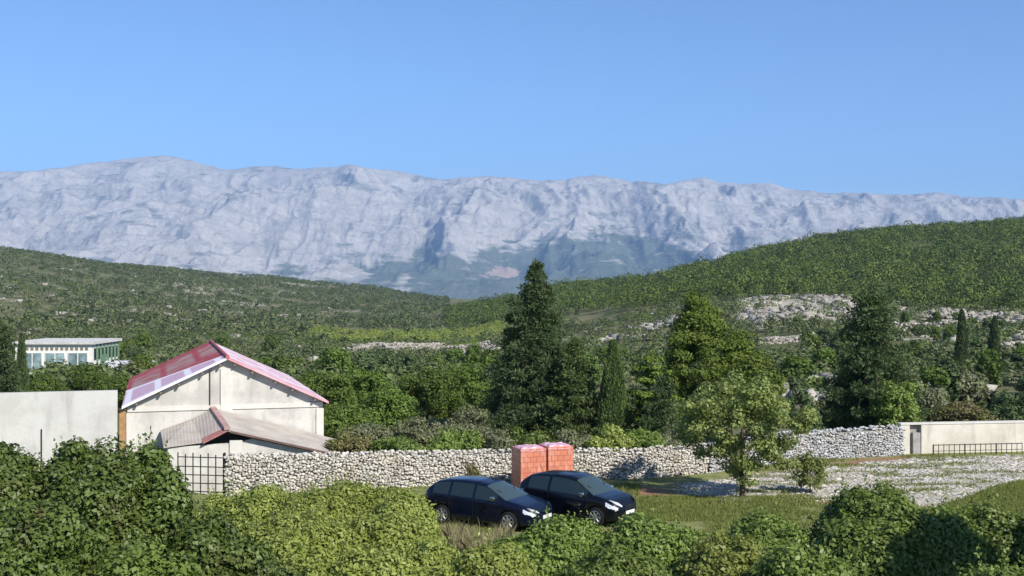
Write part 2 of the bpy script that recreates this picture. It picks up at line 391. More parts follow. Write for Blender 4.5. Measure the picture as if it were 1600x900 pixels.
# rock benches: dipping strata
lay = (z+xx*.06+260*(fbm(xx/1500, DD/1500, 3, 91)-.5))/95.0
z = z+env*9*(sst(.25, .75, lay-np.floor(lay))-.5)
z = np.minimum(z, EYE+(450-crest)*DD/F-env*6)
z = np.where(ss > 1, zc-(ss-1)*5000*.5, z); z = z-80*(1-sst(0, .12, ss))-30
idx = np.arange(nu*ns).reshape(ns, nu)
mf = np.stack([idx[:-1, :-1], idx[:-1, 1:], idx[1:, 1:], idx[1:, :-1]], -1).reshape(-1, 4)
vv = 450-(z-EYE)*F/DD
fl = np.interp(uu, [-900, 0, 200, 330, 420, 500, 560, 600, 635, 675, 715, 760, 850, 920, 1000, 1060, 1100, 1150, 1200, 2500], [440, 436, 428, 432, 436, 430, 438, 412, 424, 380, 402, 392, 378, 364, 368, 378, 392, 400, 430, 440])
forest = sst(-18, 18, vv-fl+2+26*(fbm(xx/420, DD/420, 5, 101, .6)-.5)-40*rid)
gx_, gy_ = np.gradient(z); steep = np.abs(gx_)/((D1-D0)*1.25/ns)
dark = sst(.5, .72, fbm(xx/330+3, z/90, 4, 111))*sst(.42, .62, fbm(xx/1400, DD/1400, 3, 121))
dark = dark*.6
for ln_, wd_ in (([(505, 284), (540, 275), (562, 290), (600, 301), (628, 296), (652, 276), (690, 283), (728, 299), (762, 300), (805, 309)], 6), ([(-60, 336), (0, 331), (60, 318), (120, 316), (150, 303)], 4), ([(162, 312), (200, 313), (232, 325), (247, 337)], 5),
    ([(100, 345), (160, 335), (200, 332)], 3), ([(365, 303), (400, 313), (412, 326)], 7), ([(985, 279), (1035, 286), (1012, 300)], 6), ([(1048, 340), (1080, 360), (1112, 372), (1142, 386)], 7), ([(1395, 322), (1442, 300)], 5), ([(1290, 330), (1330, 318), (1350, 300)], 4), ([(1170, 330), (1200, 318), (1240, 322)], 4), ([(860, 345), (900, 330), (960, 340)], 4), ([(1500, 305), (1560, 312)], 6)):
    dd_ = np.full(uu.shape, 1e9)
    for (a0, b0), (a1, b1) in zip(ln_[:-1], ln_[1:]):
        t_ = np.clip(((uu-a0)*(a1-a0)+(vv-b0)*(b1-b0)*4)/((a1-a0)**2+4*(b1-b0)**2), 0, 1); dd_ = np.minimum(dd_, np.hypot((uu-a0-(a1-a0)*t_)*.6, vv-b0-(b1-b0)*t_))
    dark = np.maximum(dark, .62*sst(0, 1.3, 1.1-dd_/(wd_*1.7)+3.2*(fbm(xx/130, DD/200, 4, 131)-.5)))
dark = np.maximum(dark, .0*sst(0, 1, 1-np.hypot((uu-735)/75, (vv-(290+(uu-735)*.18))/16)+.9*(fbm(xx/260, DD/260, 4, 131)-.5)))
fan = sst(0, .5, 1-np.hypot((uu-785)/42, (vv-426)/13)+1.5*(fbm(xx/260, DD/260, 4, 141)-.5))
m_ = NB('limestone_mountain'); co = m_.coords('Object')
a1 = m_.noise(co, .0022, 8, .62); a2 = m_.noise(m_.coords('Object', (1, 1, 3.2)), .006, 6, .65); a3 = m_.noise(co, .016, 5, .7)
c = m_.mix(m_.ramp(a1, .38, .64), (.50, .465, .42), (.38, .36, .33))
c = m_.mix(m_.ramp(a2, .51, .62, 0, .5), c, (.22, .23, .21))
c = m_.mix(m_.ramp(a3, .55, .68, 0, .35), c, (.70, .64, .57))
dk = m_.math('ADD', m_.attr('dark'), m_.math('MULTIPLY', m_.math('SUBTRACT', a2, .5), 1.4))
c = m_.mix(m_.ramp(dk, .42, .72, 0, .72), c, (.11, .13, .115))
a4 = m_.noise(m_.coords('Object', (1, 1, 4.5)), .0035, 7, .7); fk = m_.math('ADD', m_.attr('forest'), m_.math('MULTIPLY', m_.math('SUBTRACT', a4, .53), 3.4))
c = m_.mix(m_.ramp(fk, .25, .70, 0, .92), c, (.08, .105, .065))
c = m_.mix(m_.math('MULTIPLY', m_.ramp(m_.math('ADD', m_.attr('fan'), m_.math('MULTIPLY', m_.math('SUBTRACT', a3, .5), 2.0)), .35, .6), .7), c, (.50, .36, .29))
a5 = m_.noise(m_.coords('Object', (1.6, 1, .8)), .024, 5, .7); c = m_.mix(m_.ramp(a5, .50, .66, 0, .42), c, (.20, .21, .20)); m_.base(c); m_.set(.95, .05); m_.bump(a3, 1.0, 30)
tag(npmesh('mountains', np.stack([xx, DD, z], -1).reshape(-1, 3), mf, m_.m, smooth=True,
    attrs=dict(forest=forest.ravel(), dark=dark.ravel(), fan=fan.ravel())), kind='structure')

# haze
hz = MB().box(-16500, 16500, -7000, 15500, -480, 1460).build('haze', None or plain('x', (1, 1, 1)))
hm = bpy.data.materials.new('pale_air'); hm.use_nodes = True; t = hm.node_tree; t.nodes.clear()
vo = t.nodes.new('ShaderNodeOutputMaterial'); pv = t.nodes.new('ShaderNodeVolumePrincipled')
pv.inputs['Color'].default_value = (.33, .56, .94, 1); pv.inputs['Density'].default_value = 6.8e-5; pv.inputs['Anisotropy'].default_value = 0.0
t.links.new(pv.outputs[0], vo.inputs['Volume']); hz.data.materials.clear(); hz.data.materials.append(hm)
tag(hz, kind='stuff')

# ------------------------------------------------------------------ foliage builders
def rdir(rng, n):
    v = rng.normal(size=(n, 3)); return v/np.linalg.norm(v, axis=1, keepdims=True)
def leaf_face(rng, p, out, L, W, rnd=.75, upb=.35, fold=.16):
    """leaf shaped quads whose faces look outward and up, as leaves turned to the light do"""
    n = len(p); nn = out+rdir(rng, n)*rnd; nn[:, 2] += upb; nn /= np.linalg.norm(nn, axis=1, keepdims=True)
    t = np.cross(nn, rdir(rng, n)); t /= np.linalg.norm(t, axis=1, keepdims=True)+1e-9; s = np.cross(nn, t)
    k = rng.uniform(.4, 1.5, (n, 1)); L = L*k; W = W*k
    v = np.empty((n, 4, 3)); v[:, 0] = p-t*L*.5; v[:, 1] = p+s*W*.5+nn*W*fold; v[:, 2] = p+t*L*.5; v[:, 3] = p-s*W*.5+nn*W*fold
    return v.reshape(-1, 3), np.arange(n*4).reshape(n, 4)
def leaf_geo(rng, p, out, L, W, tip_up=0.15, spread=.9, fold=.18):
    """leaf shaped quads at p, tips leaning along out"""
    n = len(p); t = out+rdir(rng, n)*spread; t[:, 2] += tip_up; t /= np.linalg.norm(t, axis=1, keepdims=True)
    s = np.cross(t, rdir(rng, n)); s /= np.linalg.norm(s, axis=1, keepdims=True)+1e-9
    nn = np.cross(s, t); k = rng.uniform(.65, 1.35, (n, 1)); L = L*k; W = W*k
    v = np.empty((n, 4, 3)); v[:, 0] = p; v[:, 1] = p+t*L*.5+s*W*.5+nn*W*fold; v[:, 2] = p+t*L; v[:, 3] = p+t*L*.5-s*W*.5+nn*W*fold
    return v.reshape(-1, 3), np.arange(n*4).reshape(n, 4)
def clump_leaves(rng, C, Rr, per, L, W, up=.15, spread=.9, shell=.55, face=True):
    """C (k,3) clump centres, Rr (k,3) radii"""
    k = len(C); Rr = np.asarray(Rr, float)
    if Rr.ndim == 1: Rr = np.repeat(Rr[:, None], 3, 1)
    d = rdir(rng, k*per); r = shell+(1.05-shell)*rng.random((k*per, 1))**.7
    RR = np.repeat(Rr, per, 0); p = np.repeat(C, per, 0)+d*RR*r
    ct = np.repeat(rng.random(k), per)
    v, f = leaf_face(rng, p, d, L, W) if face else leaf_geo(rng, p, d, L, W, up, spread)
    tint = np.repeat(np.clip(ct*.5+rng.random(k*per)*.5, 0, 1), 4)
    return v, f, tint
def foliage(name, mat, parent, vft): return npmesh(name, vft[0], vft[1], mat, parent, attrs=dict(tint=vft[2]))
def limbs(name, rng, base, targets, r0, parent, mat=None, trunk_top=None, wig=.12):
    mb = MB(); base = Vector(base)
    if trunk_top is not None:
        tt = Vector(trunk_top); n = 7; pts = []; rad = []
        for i in range(n+1):
            s = i/n; q_ = base.lerp(tt, s); j = wig*r0*3*math.sin(math.pi*s)
            pts.append(q_+Vector((rng.normal()*j, rng.normal()*j, 0))); rad.append(r0*(1-.75*s)+.004+(r0*.35 if i == 0 else 0))
        mb.tube(pts, rad, 8)
    for tg in targets:
        tg = Vector(tg); s = rng.uniform(.25, .8)
        a = base.lerp(Vector(trunk_top), min(.9, s)) if trunk_top is not None else base
        md = a.lerp(tg, .5)+Vector((rng.normal()*.1, rng.normal()*.1, .12*(tg-a).length))*1.0
        r = r0*.42*(1-s*.5)
        mb.tube([a, md, tg], [r, r*.6, r*.2], 6, False)
    return mb.build(name, mat or M['bark'], parent, smooth=True)

def shrub(name, label, cat, loc, rx, ry, h, mat, L=.10, W=.06, seed=0, dens=1.0, cr=.38, group=None, lumps=None, shell=.5, z0=0.15):
    """dome of leaf clumps; lumps = extra domes (dx,dy,r,h)"""
    rng = np.random.default_rng(seed); root = empty(name, loc, 0, label, cat, group)
    cs = []; rs = []
    for (dx, dy, ax, ay, hh) in [(0, 0, rx, ry, h)]+(lumps or []):
        area = 2*math.pi*((ax*ay+ax*hh+ay*hh)/3); k = int(area/(cr*cr)*1.5)
        d = rdir(rng, k); d[:, 2] = np.abs(d[:, 2])
        lump = .72+.44*fbm(d[:, 0]*2.6+seed, d[:, 1]*2.6+d[:, 2]*2.9, 2, seed)
        rad = lump*rng.uniform(.82, 1.0, k)
        c = d*np.array([ax-cr*.8, ay-cr*.8, hh-cr*.8])*rad[:, None]
        c[:, 2] = np.maximum(c[:, 2], z0); c[:, 0] += dx; c[:, 1] += dy
        cs.append(c); rs.append(rng.uniform(.5, 1.35, k)*cr)
        ki = k//4; ci = rdir(rng, ki)*np.array([ax, ay, hh])*rng.uniform(.2, .65, (ki, 1)); ci[:, 2] = np.abs(ci[:, 2]); ci[:, 0] += dx; ci[:, 1] += dy
        cs.append(ci); rs.append(np.full(ki, cr*1.3))
    C = np.concatenate(cs); Rr = np.concatenate(rs)
    per = int(dens*cr*cr*4*math.pi*1.15/(L*W*.5))
    v1, f1, t1 = clump_leaves(rng, C, Rr, per, L, W, shell=shell)
    # young shoots standing out of the outline, leaves along each
    ns_ = int(18*rx*ry)+10; d = rdir(rng, ns_); d[:, 2] = np.abs(d[:, 2])*.9+.25; st = d*np.array([rx, ry, h])*.80; k_ = 9
    grow = d*np.array([.5, .5, 1.0])+rng.normal(size=(ns_, 3))*.25; ln_ = rng.uniform(.15, .42, (ns_, 1)); q_ = np.linspace(0, 1, k_)
    pp = (st[:, None, :]+grow[:, None, :]*(ln_*q_)[:, :, None]).reshape(-1, 3)
    v2, f2 = leaf_geo(rng, pp, np.repeat(grow, k_, 0)*.4, L*.85, W*.8, .1, .9)
    foliage('foliage', mat, root, (np.concatenate([v1, v2]), np.concatenate([f1, f2+len(v1)]), np.concatenate([t1, np.repeat(rng.uniform(.3, 1, len(pp)), 4)])))
    limbs('stem', rng, (0, 0, -.1), [tuple(c) for c in C[::max(1, len(C)//30)]], .07, root, trunk_top=(0, 0, h*.3))
    return root

def broadleaf(name, label, loc, H, rx, mat, L, W, seed, trunk=.3, dens=1.0, nclump=60, cr=.5, group=None, cat='tree', base=.28, r0=.12, skew=(0, 0), taper=0):
    rng = np.random.default_rng(seed); root = empty(name, loc, 0, label, cat, group)
    d = rdir(rng, nclump); lump = .7+.45*noise(d[:, 0]*2+9, d[:, 1]*2+d[:, 2]*2, seed)
    hc = H*(base+1)/2; hh = H*(1-base)/2
    C = d*np.array([rx-cr*.6, rx-cr*.6, hh-cr*.5])*(lump*rng.uniform(.35, 1.0, nclump)**.5)[:, None]
    C[:, 2] += hc; C[:, :2] *= (1+taper*.45-taper*C[:, 2:3]/H); C[:, 0] += skew[0]*(C[:, 2]/H); C[:, 1] += skew[1]*(C[:, 2]/H)
    Rr = np.stack([rng.uniform(.7, 1.3, nclump)*cr]*2+[rng.uniform(.5, .95, nclump)*cr], 1)
    per = int(dens*cr*cr*4*math.pi*.8/(L*W*.5))
    foliage('crown', mat, root, clump_leaves(rng, C, Rr, per, L, W, shell=.3))
    limbs('trunk', rng, (0, 0, -.2), [tuple(c) for c in C[::max(1, nclump//16)]], r0, root, trunk_top=(skew[0]*.5, skew[1]*.5, H*.62))
    return root

def conifer(name, label, loc, H, rb, mat, L, W, seed, per=70, tiers=26, br=7, group=None, cat='conifer', power=.85, r0=.16, tips=None, droop=-.15, rag=.35, low=.05, belly=.12, face=False):
    """tiers of branches carrying sprays of needles: uneven outline, dark gaps between tiers"""
    rng = np.random.default_rng(seed); root = empty(name, loc, 0, label, cat, group); cs = []; rs = []; tg = []
    for (dx, dy, hh, rr_, tr) in [(0, 0, H, rb, tiers)]+(tips or []):
        for i in range(tr):
            s = (i+rng.random()*1.6)/(tr+.8); zz = hh*(low+(1-low)*s)
            Rm = rr_*((1-s)**power)*(1-belly*math.cos(s*9)*.5)*(.6+.4*min(1, (s+.12)/.2))+.07
            nb = max(3, int(br*(.45+.8*(1-s))))
            a0 = rng.random()*6.28
            for b_ in range(nb):
                a = a0+6.283*b_/nb+rng.normal()*.25; ln = Rm*(1-rag*rng.random())*(1+.25*(noise(a*1.3, s*6, seed)-.5))
                m = max(2, int(ln/.42)+1)
                for kk in range(m):
                    t_ = (kk+1)/m; r_ = ln*t_; lift = droop*r_+.22*ln*t_*t_
                    cs.append((dx+math.cos(a)*r_, dy+math.sin(a)*r_, zz+lift+rng.normal()*.05)); q_ = (.13+.17*(1-t_*.5))*min(1, .35+Rm*.6)*(rr_/2.2)**.5*1.25
                    rs.append((q_*1.25, q_*1.25, q_*.62))
                if b_ % 3 == 0: tg.append(cs[-1])
        cs.append((dx, dy, hh)); rs.append((.08, .08, .3))
    C = np.array(cs); Rr = np.array(rs)
    foliage('crown', mat, root, clump_leaves(rng, C, Rr, per, L, W, up=.25, spread=.7, shell=.25, face=face))
    limbs('trunk', rng, (0, 0, -.3), [t for t in tg[::2]], r0, root, trunk_top=(0, 0, H*.93), wig=.02)
    return root

def cypress(name, label, loc, H, r, mat, seed, group=None, n=9000, L=.16, W=.05):
    rng = np.random.default_rng(seed); root = empty(name, loc, 0, label, 'cypress', group)
    s = rng.random(n); a = rng.random(n)*6.283
    env = r*np.minimum(1, (1-s)**.55*1.05)*np.minimum(1, .55+s*3)*(.8+.4*noise(a*1.6, s*9, seed))
    rad = env*(.45+.6*rng.random(n)**.5); p = np.stack([np.cos(a)*rad, np.sin(a)*rad, H*(.04+.96*s)], 1)
    out = np.stack([np.cos(a)*.35, np.sin(a)*.35, np.full(n, 1.0)], 1)
    v, f = leaf_geo(rng, p, out, L, W, .3, .45)
    foliage('crown', mat, root, (v, f, np.repeat(np.clip(noise(a*2, s*14, seed)*.6+rng.random(n)*.4, 0, 1), 4)))
    limbs('trunk', rng, (0, 0, -.2), [], .10, root, trunk_top=(0, 0, H*.8), wig=.01)
    return root

def stones(rng, C, Rr, yaw=None, jit=.28, flat=False):
    """rough rocks: jittered 12-vertex polyhedra"""
    ph = (1+5**.5)/2
    b = np.array([(-1,ph,0),(1,ph,0),(-1,-ph,0),(1,-ph,0),(0,-1,ph),(0,1,ph),(0,-1,-ph),(0,1,-ph),(ph,0,-1),(ph,0,1),(-ph,0,-1),(-ph,0,1)], float)
    b /= np.linalg.norm(b[0]); b = np.sign(b)*np.abs(b)**.75
    fc = np.array([(0,11,5),(0,5,1),(0,1,7),(0,7,10),(0,10,11),(1,5,9),(5,11,4),(11,10,2),(10,7,6),(7,1,8),(3,9,4),(3,4,2),(3,2,6),(3,6,8),(3,8,9),(4,9,5),(2,4,11),(6,2,10),(8,6,7),(9,8,1)])
    n = len(C); v = b[None]+rng.uniform(-jit, jit, (n, 12, 3)); v = v*np.asarray(Rr)[:, None, :]
    a = rng.uniform(-.35, .35, n) if yaw is None else yaw
    ca, sa = np.cos(a)[:, None], np.sin(a)[:, None]
    x = v[:, :, 0]*ca-v[:, :, 1]*sa; y = v[:, :, 0]*sa+v[:, :, 1]*ca
    v = np.stack([x, y, v[:, :, 2]], -1)+np.asarray(C)[:, None, :]
    f = (fc[None]+np.arange(n)[:, None, None]*12).reshape(-1, 3)
    return v.reshape(-1, 3), f, np.repeat(rng.random(n), 12)
def rocks(name, mat, vft, parent=None): return npmesh(name, vft[0], vft[1], mat, parent, attrs=dict(tint=vft[2]))

# ------------------------------------------------------------------ dry stone walls
def drywall(name, label, pts, thick, mat, seed, ss_=.16, zfoot=None, group=None, ragged=.12):
    """pts: (x, y, top z, foot z); stones laid in rough courses on both faces and on the top"""
    rng = np.random.default_rng(seed); root = empty(name, (pts[0][0], pts[0][1], pts[0][3]), 0, label, 'wall', group)
    ox = np.array([pts[0][0], pts[0][1], pts[0][3]]); C = []; Rr = []; Yw = []; core = MB()
    for a, b in zip(pts[:-1], pts[1:]):
        a = np.array(a, float); b = np.array(b, float); d = b[:2]-a[:2]; ln = np.hypot(*d); d /= ln; nrm = np.array([-d[1], d[0]]); ang = math.atan2(d[1], d[0])
        hmax = max(a[2]-a[3], b[2]-b[3]); nrow = int(hmax/(ss_*.82))+1
        for side in (-1, 1):
            for r in range(nrow):
                s = -rng.random()*ss_
                while s < ln:
                    l_ = ss_*rng.uniform(.7, 1.9); f = np.clip((s+l_/2)/ln, 0, 1); foot = a[3]+(b[3]-a[3])*f; top = a[2]+(b[2]-a[2])*f
                    zz = foot+(r+.5)*ss_*.82+rng.normal()*ss_*.26
                    topn = top+ragged*(noise(np.array([(a[0]+d[0]*s)*1.1]), np.array([3.1+seed]), 5)[0]-.5)*2
                    if zz < topn:
                        q_ = a[:2]+d*(s+l_/2)+nrm*side*(thick/2-ss_*.3+rng.normal()*ss_*.10)
                        C.append((q_[0], q_[1], zz)); Rr.append((l_*.56, ss_*.6, ss_*rng.uniform(.35, .72))); Yw.append(ang+rng.normal()*.5)
                    s += l_
        k = int(ln/(ss_*.7))*2       # loose cap stones
        for i in range(k):
            f = rng.random(); q_ = a[:2]+d*ln*f+nrm*rng.uniform(-.4, .4)*thick; top = a[2]+(b[2]-a[2])*f
            C.append((q_[0], q_[1], top-ss_*.25+rng.random()*ragged)); Rr.append(tuple(ss_*rng.uniform(.45, 1.0)*np.array([1, .8, .6]))); Yw.append(rng.random()*3)
        p4 = [a[:2]-nrm*thick*.36, b[:2]-nrm*thick*.36, b[:2]+nrm*thick*.36, a[:2]+nrm*thick*.36]
        zz = [a[2]-ss_*.7, b[2]-ss_*.7, b[2]-ss_*.7, a[2]-ss_*.7]; zf = [a[3], b[3], b[3], a[3]]
        vs = [(p[0]-ox[0], p[1]-ox[1], z_-ox[2]) for p, z_ in zip(p4, zf)]+[(p[0]-ox[0], p[1]-ox[1], z_-ox[2]) for p, z_ in zip(p4, zz)]
        core.add(vs, [(0,3,2,1),(4,5,6,7),(0,1,5,4),(1,2,6,5),(2,3,7,6),(3,0,4,7)])
    C = np.array(C)-ox
    rocks('stonework', mat, stones(rng, C, np.array(Rr), np.array(Yw)), root)
    core.build('core', M['core'], root)
    return root
wp = [P(u, D) for u, D, h in WALL]
seg = [(p[0], p[1]+.3, WALL[i][2], -.9 if i < 7 else -.3) for i, p in enumerate(wp)]
drywall('dry_stone_wall', 'long pale dry stone wall behind the two dark cars', seg[:7], .6, M['drystone'], 1, .092)
drywall('dry_stone_wall', 'grey dry stone wall between the small round tree and the cream wall', [(seg[6][0]+.12, seg[6][1]+.10, seg[6][2], -.6)]+seg[7:], .6, M['drystone_grey'], 2, .098)
# end pier of the wall by the gate
# ------------------------------------------------------------------ rubble in the yard
rng = np.random.default_rng(11)
def yard_scatter(n, fn, rng):
    out = []
    while len(out) < n:
        u = rng.uniform(1040, 1680, n); D = rng.uniform(41, 55, n); x = (u-800)/F*D
        keep = rng.random(n) < fn(u, D, x); out += list(zip(x[keep], D[keep]))
    return np.array(out[:n])
def rubp(u, D, x):
    nz = fbm(x*.5, D*.5, 3, 3)-.5
    lo = np.interp(u, [1040, 1100, 1180, 1300, 1400, 1500, 1560, 1620, 2000], [44.6, 44.0, 43.2, 43.0, 42.2, 42.0, 45.5, 48.5, 50])
    hi = np.interp(u, [1040, 1200, 1300, 1400, 1600, 2000], [46.8, 48.5, 51.2, 52.8, 54.6, 56])
    return sst(1030, 1120, u)*sst(-.5, .5, D-lo+nz*2)*sst(-.4, .4, hi-D+nz*2)*(.10+.90*sst(.42, .58, fbm(x*.9, D*2.0, 3, 8)))
pts = yard_scatter(20000, rubp, rng)
r = np.minimum(rng.gamma(1.5, .015, len(pts))+.018, .16)
rocks('rubble', M['rubble'], stones(rng, np.column_stack([pts, zt(pts[:, 0], pts[:, 1])+r*.05]), np.column_stack([r*1.5, r*1.1, r*.32]), rng.random(len(pts))*6.28))
tag(bpy.data.objects['rubble'], 'scattered pale limestone rubble over the yard', 'rubble', kind='stuff')

# ------------------------------------------------------------------ yard walls and buildings
E1 = np.array([.959, .282]); D1v = np.array([-.282, .959]); A0 = np.array([-16.15, 51.0]); BROT = math.atan2(.282, .959)
def barn():
    root = empty('barn', (A0[0], A0[1], -.9), BROT, 'white plastered barn with a red and pink gabled roof', 'barn')
    W_, Ln, G = 8.2, 16.0, .9; ez, rz_ = 2.55+G, 4.45+G
    mb = MB(); mb.prism([(0, 0), (W_, 0), (W_, ez), (W_/2, rz_), (0, ez)], 0, Ln); wall = mb.build('wall', M['plaster'], root)
    b = MB(); b.box(.02, W_-.02, -.05, .02, 2.42+G-.12, 2.42+G+.08); b.build('ring_beam', M['plaster_band'], root)
    b = MB(); b.box(W_/2-.28, W_/2+.22, -.07, .02, 0, 4.05+G); b.build('pilaster', M['plaster_band'], root)
    MB().box(-.02, .30, -.06, .03, 0, 2.25+G).build('corner_pier', M['plaster_band'], root)
    MB().box(W_-.3, W_+.02, -.06, .03, 0, 2.25+G).build('corner_pier', M['plaster_band'], root)
    MB().tube([(W_/2-.72, -.06, 4.0+G), (W_/2-.72, -.06, 2.5+G)], .018).build('pipe', M['iron'], root)
    MB().box(-.30, -.04, -.12, .25, 0, 2.35+G).build('brick_pier', M['terracotta'], root)
    # roof slopes
    sl_ = (rz_-ez)/(W_/2); ov = .2
    def roofmat(left):
        q_ = NB('red_roof' if left else 'pink_roof'); co = q_.coords('Object'); sp = q_.n('SeparateXYZ'); q_.l(co, sp.inputs[0]); X, Y = sp.outputs[0], sp.outputs[1]
        n = q_.noise(co, .8, 5); n2 = q_.noise(q_.coords('Object', (1, .35, 1)), 2.4, 4)
        if left:
            patch = q_.math('MULTIPLY', q_.ramp(q_.math('ABSOLUTE', q_.math('SUBTRACT', Y, 9.5)), 4.4, 3.4), q_.ramp(n, .40, .56, .1, 1))
            pat2 = q_.math('MULTIPLY', patch, q_.ramp(q_.math('ABSOLUTE', q_.math('SUBTRACT', q_.math('FRACT', q_.math('MULTIPLY', q_.math('ADD', X, .1), .62)), .5)), .45, .36))
            c = q_.mix(q_.ramp(n2, .35, .7), (.33, .035, .045), (.40, .09, .095)); c = q_.mix(pat2, c, (.36, .25, .22)); c = q_.mix(q_.ramp(q_.noise(q_.coords('Object', (.5, 3.0, 1)), 1.6, 6, .7), .52, .68, 0, .45), c, (.52, .34, .33))
            # front strip of pale sheets framed by white laths
            fx = q_.math('ABSOLUTE', q_.math('SUBTRACT', q_.math('FRACT', q_.math('MULTIPLY', X, .80)), .5))
            bd = q_.math('ADD', 1.6, q_.math('MULTIPLY', q_.math('SUBTRACT', 4.4, X), 1.45)); fy = q_.math('ABSOLUTE', q_.math('SUBTRACT', q_.math('DIVIDE', q_.math('ADD', Y, .4), bd), .5))
            fr = q_.math('MAXIMUM', fx, fy)
            sheet = q_.mix(q_.ramp(fr, .36, .42), q_.mix(n2, (.66, .44, .52), (.50, .34, .43)), (.80, .76, .80))
            c = q_.mix(q_.ramp(q_.math('SUBTRACT', Y, bd), -.4, -.3), sheet, c)
        else:
            c = q_.mix(q_.ramp(n2, .38, .62), (.62, .50, .54), (.52, .30, .34)); c = q_.mix(q_.ramp(n, .5, .62), c, (.70, .64, .70))
            c = q_.mix(q_.ramp(q_.math('ADD', Y, q_.math('MULTIPLY', n, 3)), 2.3, 1.9, 0, .6), c, (.60, .24, .26))
        wv = q_.n('TexWave', wave_type='BANDS', bands_direction='Y'); wv.inputs['Scale'].default_value = 1.5; wv.inputs['Distortion'].default_value = .3; q_.l(co, wv.inputs[0])
        c = q_.mix(q_.ramp(q_.noise(q_.coords('Object', (.6, 2.6, 1)), 2.6, 6, .7), .56, .72, 0, .35), c, (.36, .24, .24)); q_.base(c); q_.set(.75, .25); q_.bump(wv.outputs[1], .5, .03); return q_.m
    x0, x1, y0, y1 = -ov, W_+ov, -.35, Ln+.2; th = .10
    l = MB().slab([(x0, y0, ez-sl_*ov+th), (W_/2, y0, rz_+th), (W_/2, y1, rz_+th), (x0, y1, ez-sl_*ov+th)], th).build('roof_slope', roofmat(True), root)
    tag(l, 'faded red roof slope with a framed pale strip at its front edge')
    r_ = MB().slab([(W_/2+.003, y0, rz_+th), (x1, y0, ez-sl_*ov+th), (x1, y1, ez-sl_*ov+th), (W_/2+.003, y1, rz_+th)], th).build('roof_slope', roofmat(False), root)
    tag(r_, 'pale pink weathered roof slope')
    MB().tube([(W_/2, y0-.02, rz_+th), (W_/2, y1, rz_+th)], .09, 8).build('ridge_cap', plain('red_ridge', (.45, .12, .12), .7), root)
    # jagged rafters under the verge
    wood = plain('old_wood', (.22, .18, .15), .85)
    for i in range(5):
        s = .35+i*.85+.12*(i % 2)
        for a_, b_ in ((s, s+.09), (W_-s-.09, W_-s)): MB().box(a_, b_, y0+.02, 0, ez+sl_*s-.11, ez+sl_*s-.03).build('purlin', wood, root)
barn()
def leanto():
    root = empty('outbuilding', (A0[0], A0[1], -.9), BROT, 'low outbuilding in front of the barn with a cream sagging roof', 'outbuilding'); G = .9
    rb_, rf_ = (3.5, -.10, 2.38+G), (3.9, -3.6, 1.86+G); eb, ef = (9.0, -.10, .80+G), (8.45, -3.6, .66+G)
    tile = NB('cream_roof_tiles'); co = tile.coords('Object'); n = tile.noise(co, 1.1, 5)
    wv = tile.n('TexWave', wave_type='BANDS', bands_direction='X'); wv.inputs['Scale'].default_value = 2.4; wv.inputs['Distortion'].default_value = .6; tile.l(co, wv.inputs[0])
    c = tile.mix(tile.ramp(n, .35, .65), (.48, .435, .375), (.36, .32, .28)); c = tile.mix(tile.ramp(wv.outputs[1], .0, .4, .08, 0), c, (.22, .18, .15)); c = tile.mix(tile.ramp(tile.noise(co, .5, 3), .55, .7, 0, .5), c, (.47, .36, .31))
    tile.base(c); tile.set(.9, .15); tile.bump(wv.outputs[1], .25, .04)
    MB().slab([rb_, rf_, ef, eb], .09).build('roof_slope', tile.m, root)
    lb, lf = (1.35, -.10, 1.50+G), (1.45, -3.55, 1.27+G)
    l = MB().slab([rb_, (2.6, -.1, 1.92+G), (3.0, -3.5, 1.42+G), rf_], .09).slab([(2.598, -.1, 1.92+G), lb, lf, (2.998, -3.5, 1.42+G)], .09).build('roof_slope', tile.m, root); tag(l, 'sagging roof slope open at its front edge')
    MB().slab([(3.38, -.12, 2.44+G), (3.78, -3.66, 1.93+G), (4.02, -3.66, 1.93+G), (3.62, -.12, 2.44+G)], .10).build('ridge_tiles', plain('dusty_ridge_tiles', (.42, .27, .24), .85), root)
    MB().slab([(2.95, -3.3, 1.50+G), (2.95, -3.70, 1.36+G), (3.85, -3.72, 1.80+G), (3.85, -3.3, 1.90+G)], .06).build('verge_board', plain('red_verge', (.40, .17, .15), .85), root)
    MB().slab([(4.0, -3.66, 1.80+G), (4.0, -3.74, 1.80+G), (8.5, -3.74, .64+G), (8.5, -3.66, .64+G)], .08).build('verge_board', plain('brown_verge', (.16, .10, .085), .85), root)
    w_ = MB(); w_.prism([(1.6, 0), (8.2, 0), (8.2, .58+G), (4.9, 1.42+G), (4.3, 1.27+G), (1.6, 1.18+G)], -3.45, -3.25); w_.box(8.0, 8.2, -3.25, -.05, 0, .6+G); w_.box(1.6, 1.8, -3.25, -.05, 0, 1.2+G)
    w_.build('wall', M['plaster'], root)
    MB().box(4.0, 4.5, -3.52, -3.44, 0, 1.38+G).build('pier', M['plaster_band'], root)
    MB().box(2.4, 6.4, -3.1, -3.0, 0, .93+G).build('void_shade_sheet', M['void_shade'], root)  # dark sheet standing in for the shade behind the open front edge
leanto()
def plasterwall():
    root = empty('yard_wall', (A0[0], A0[1], -.9), BROT, 'tall whitewashed yard wall left of the barn', 'wall')
    MB().box(-9.0, -.38, .0, .3, 0, 4.11).build('wall_face', M['yard_wall'], root)
    m = MB()
    for x, h in ((-3.35, 2.6), (-4.9, 1.9)): m.tube([(x, -.04, h), (x, -.04, h-1.4)], .025, 6)
    m.build('rods', M['iron'], root)
plasterwall()
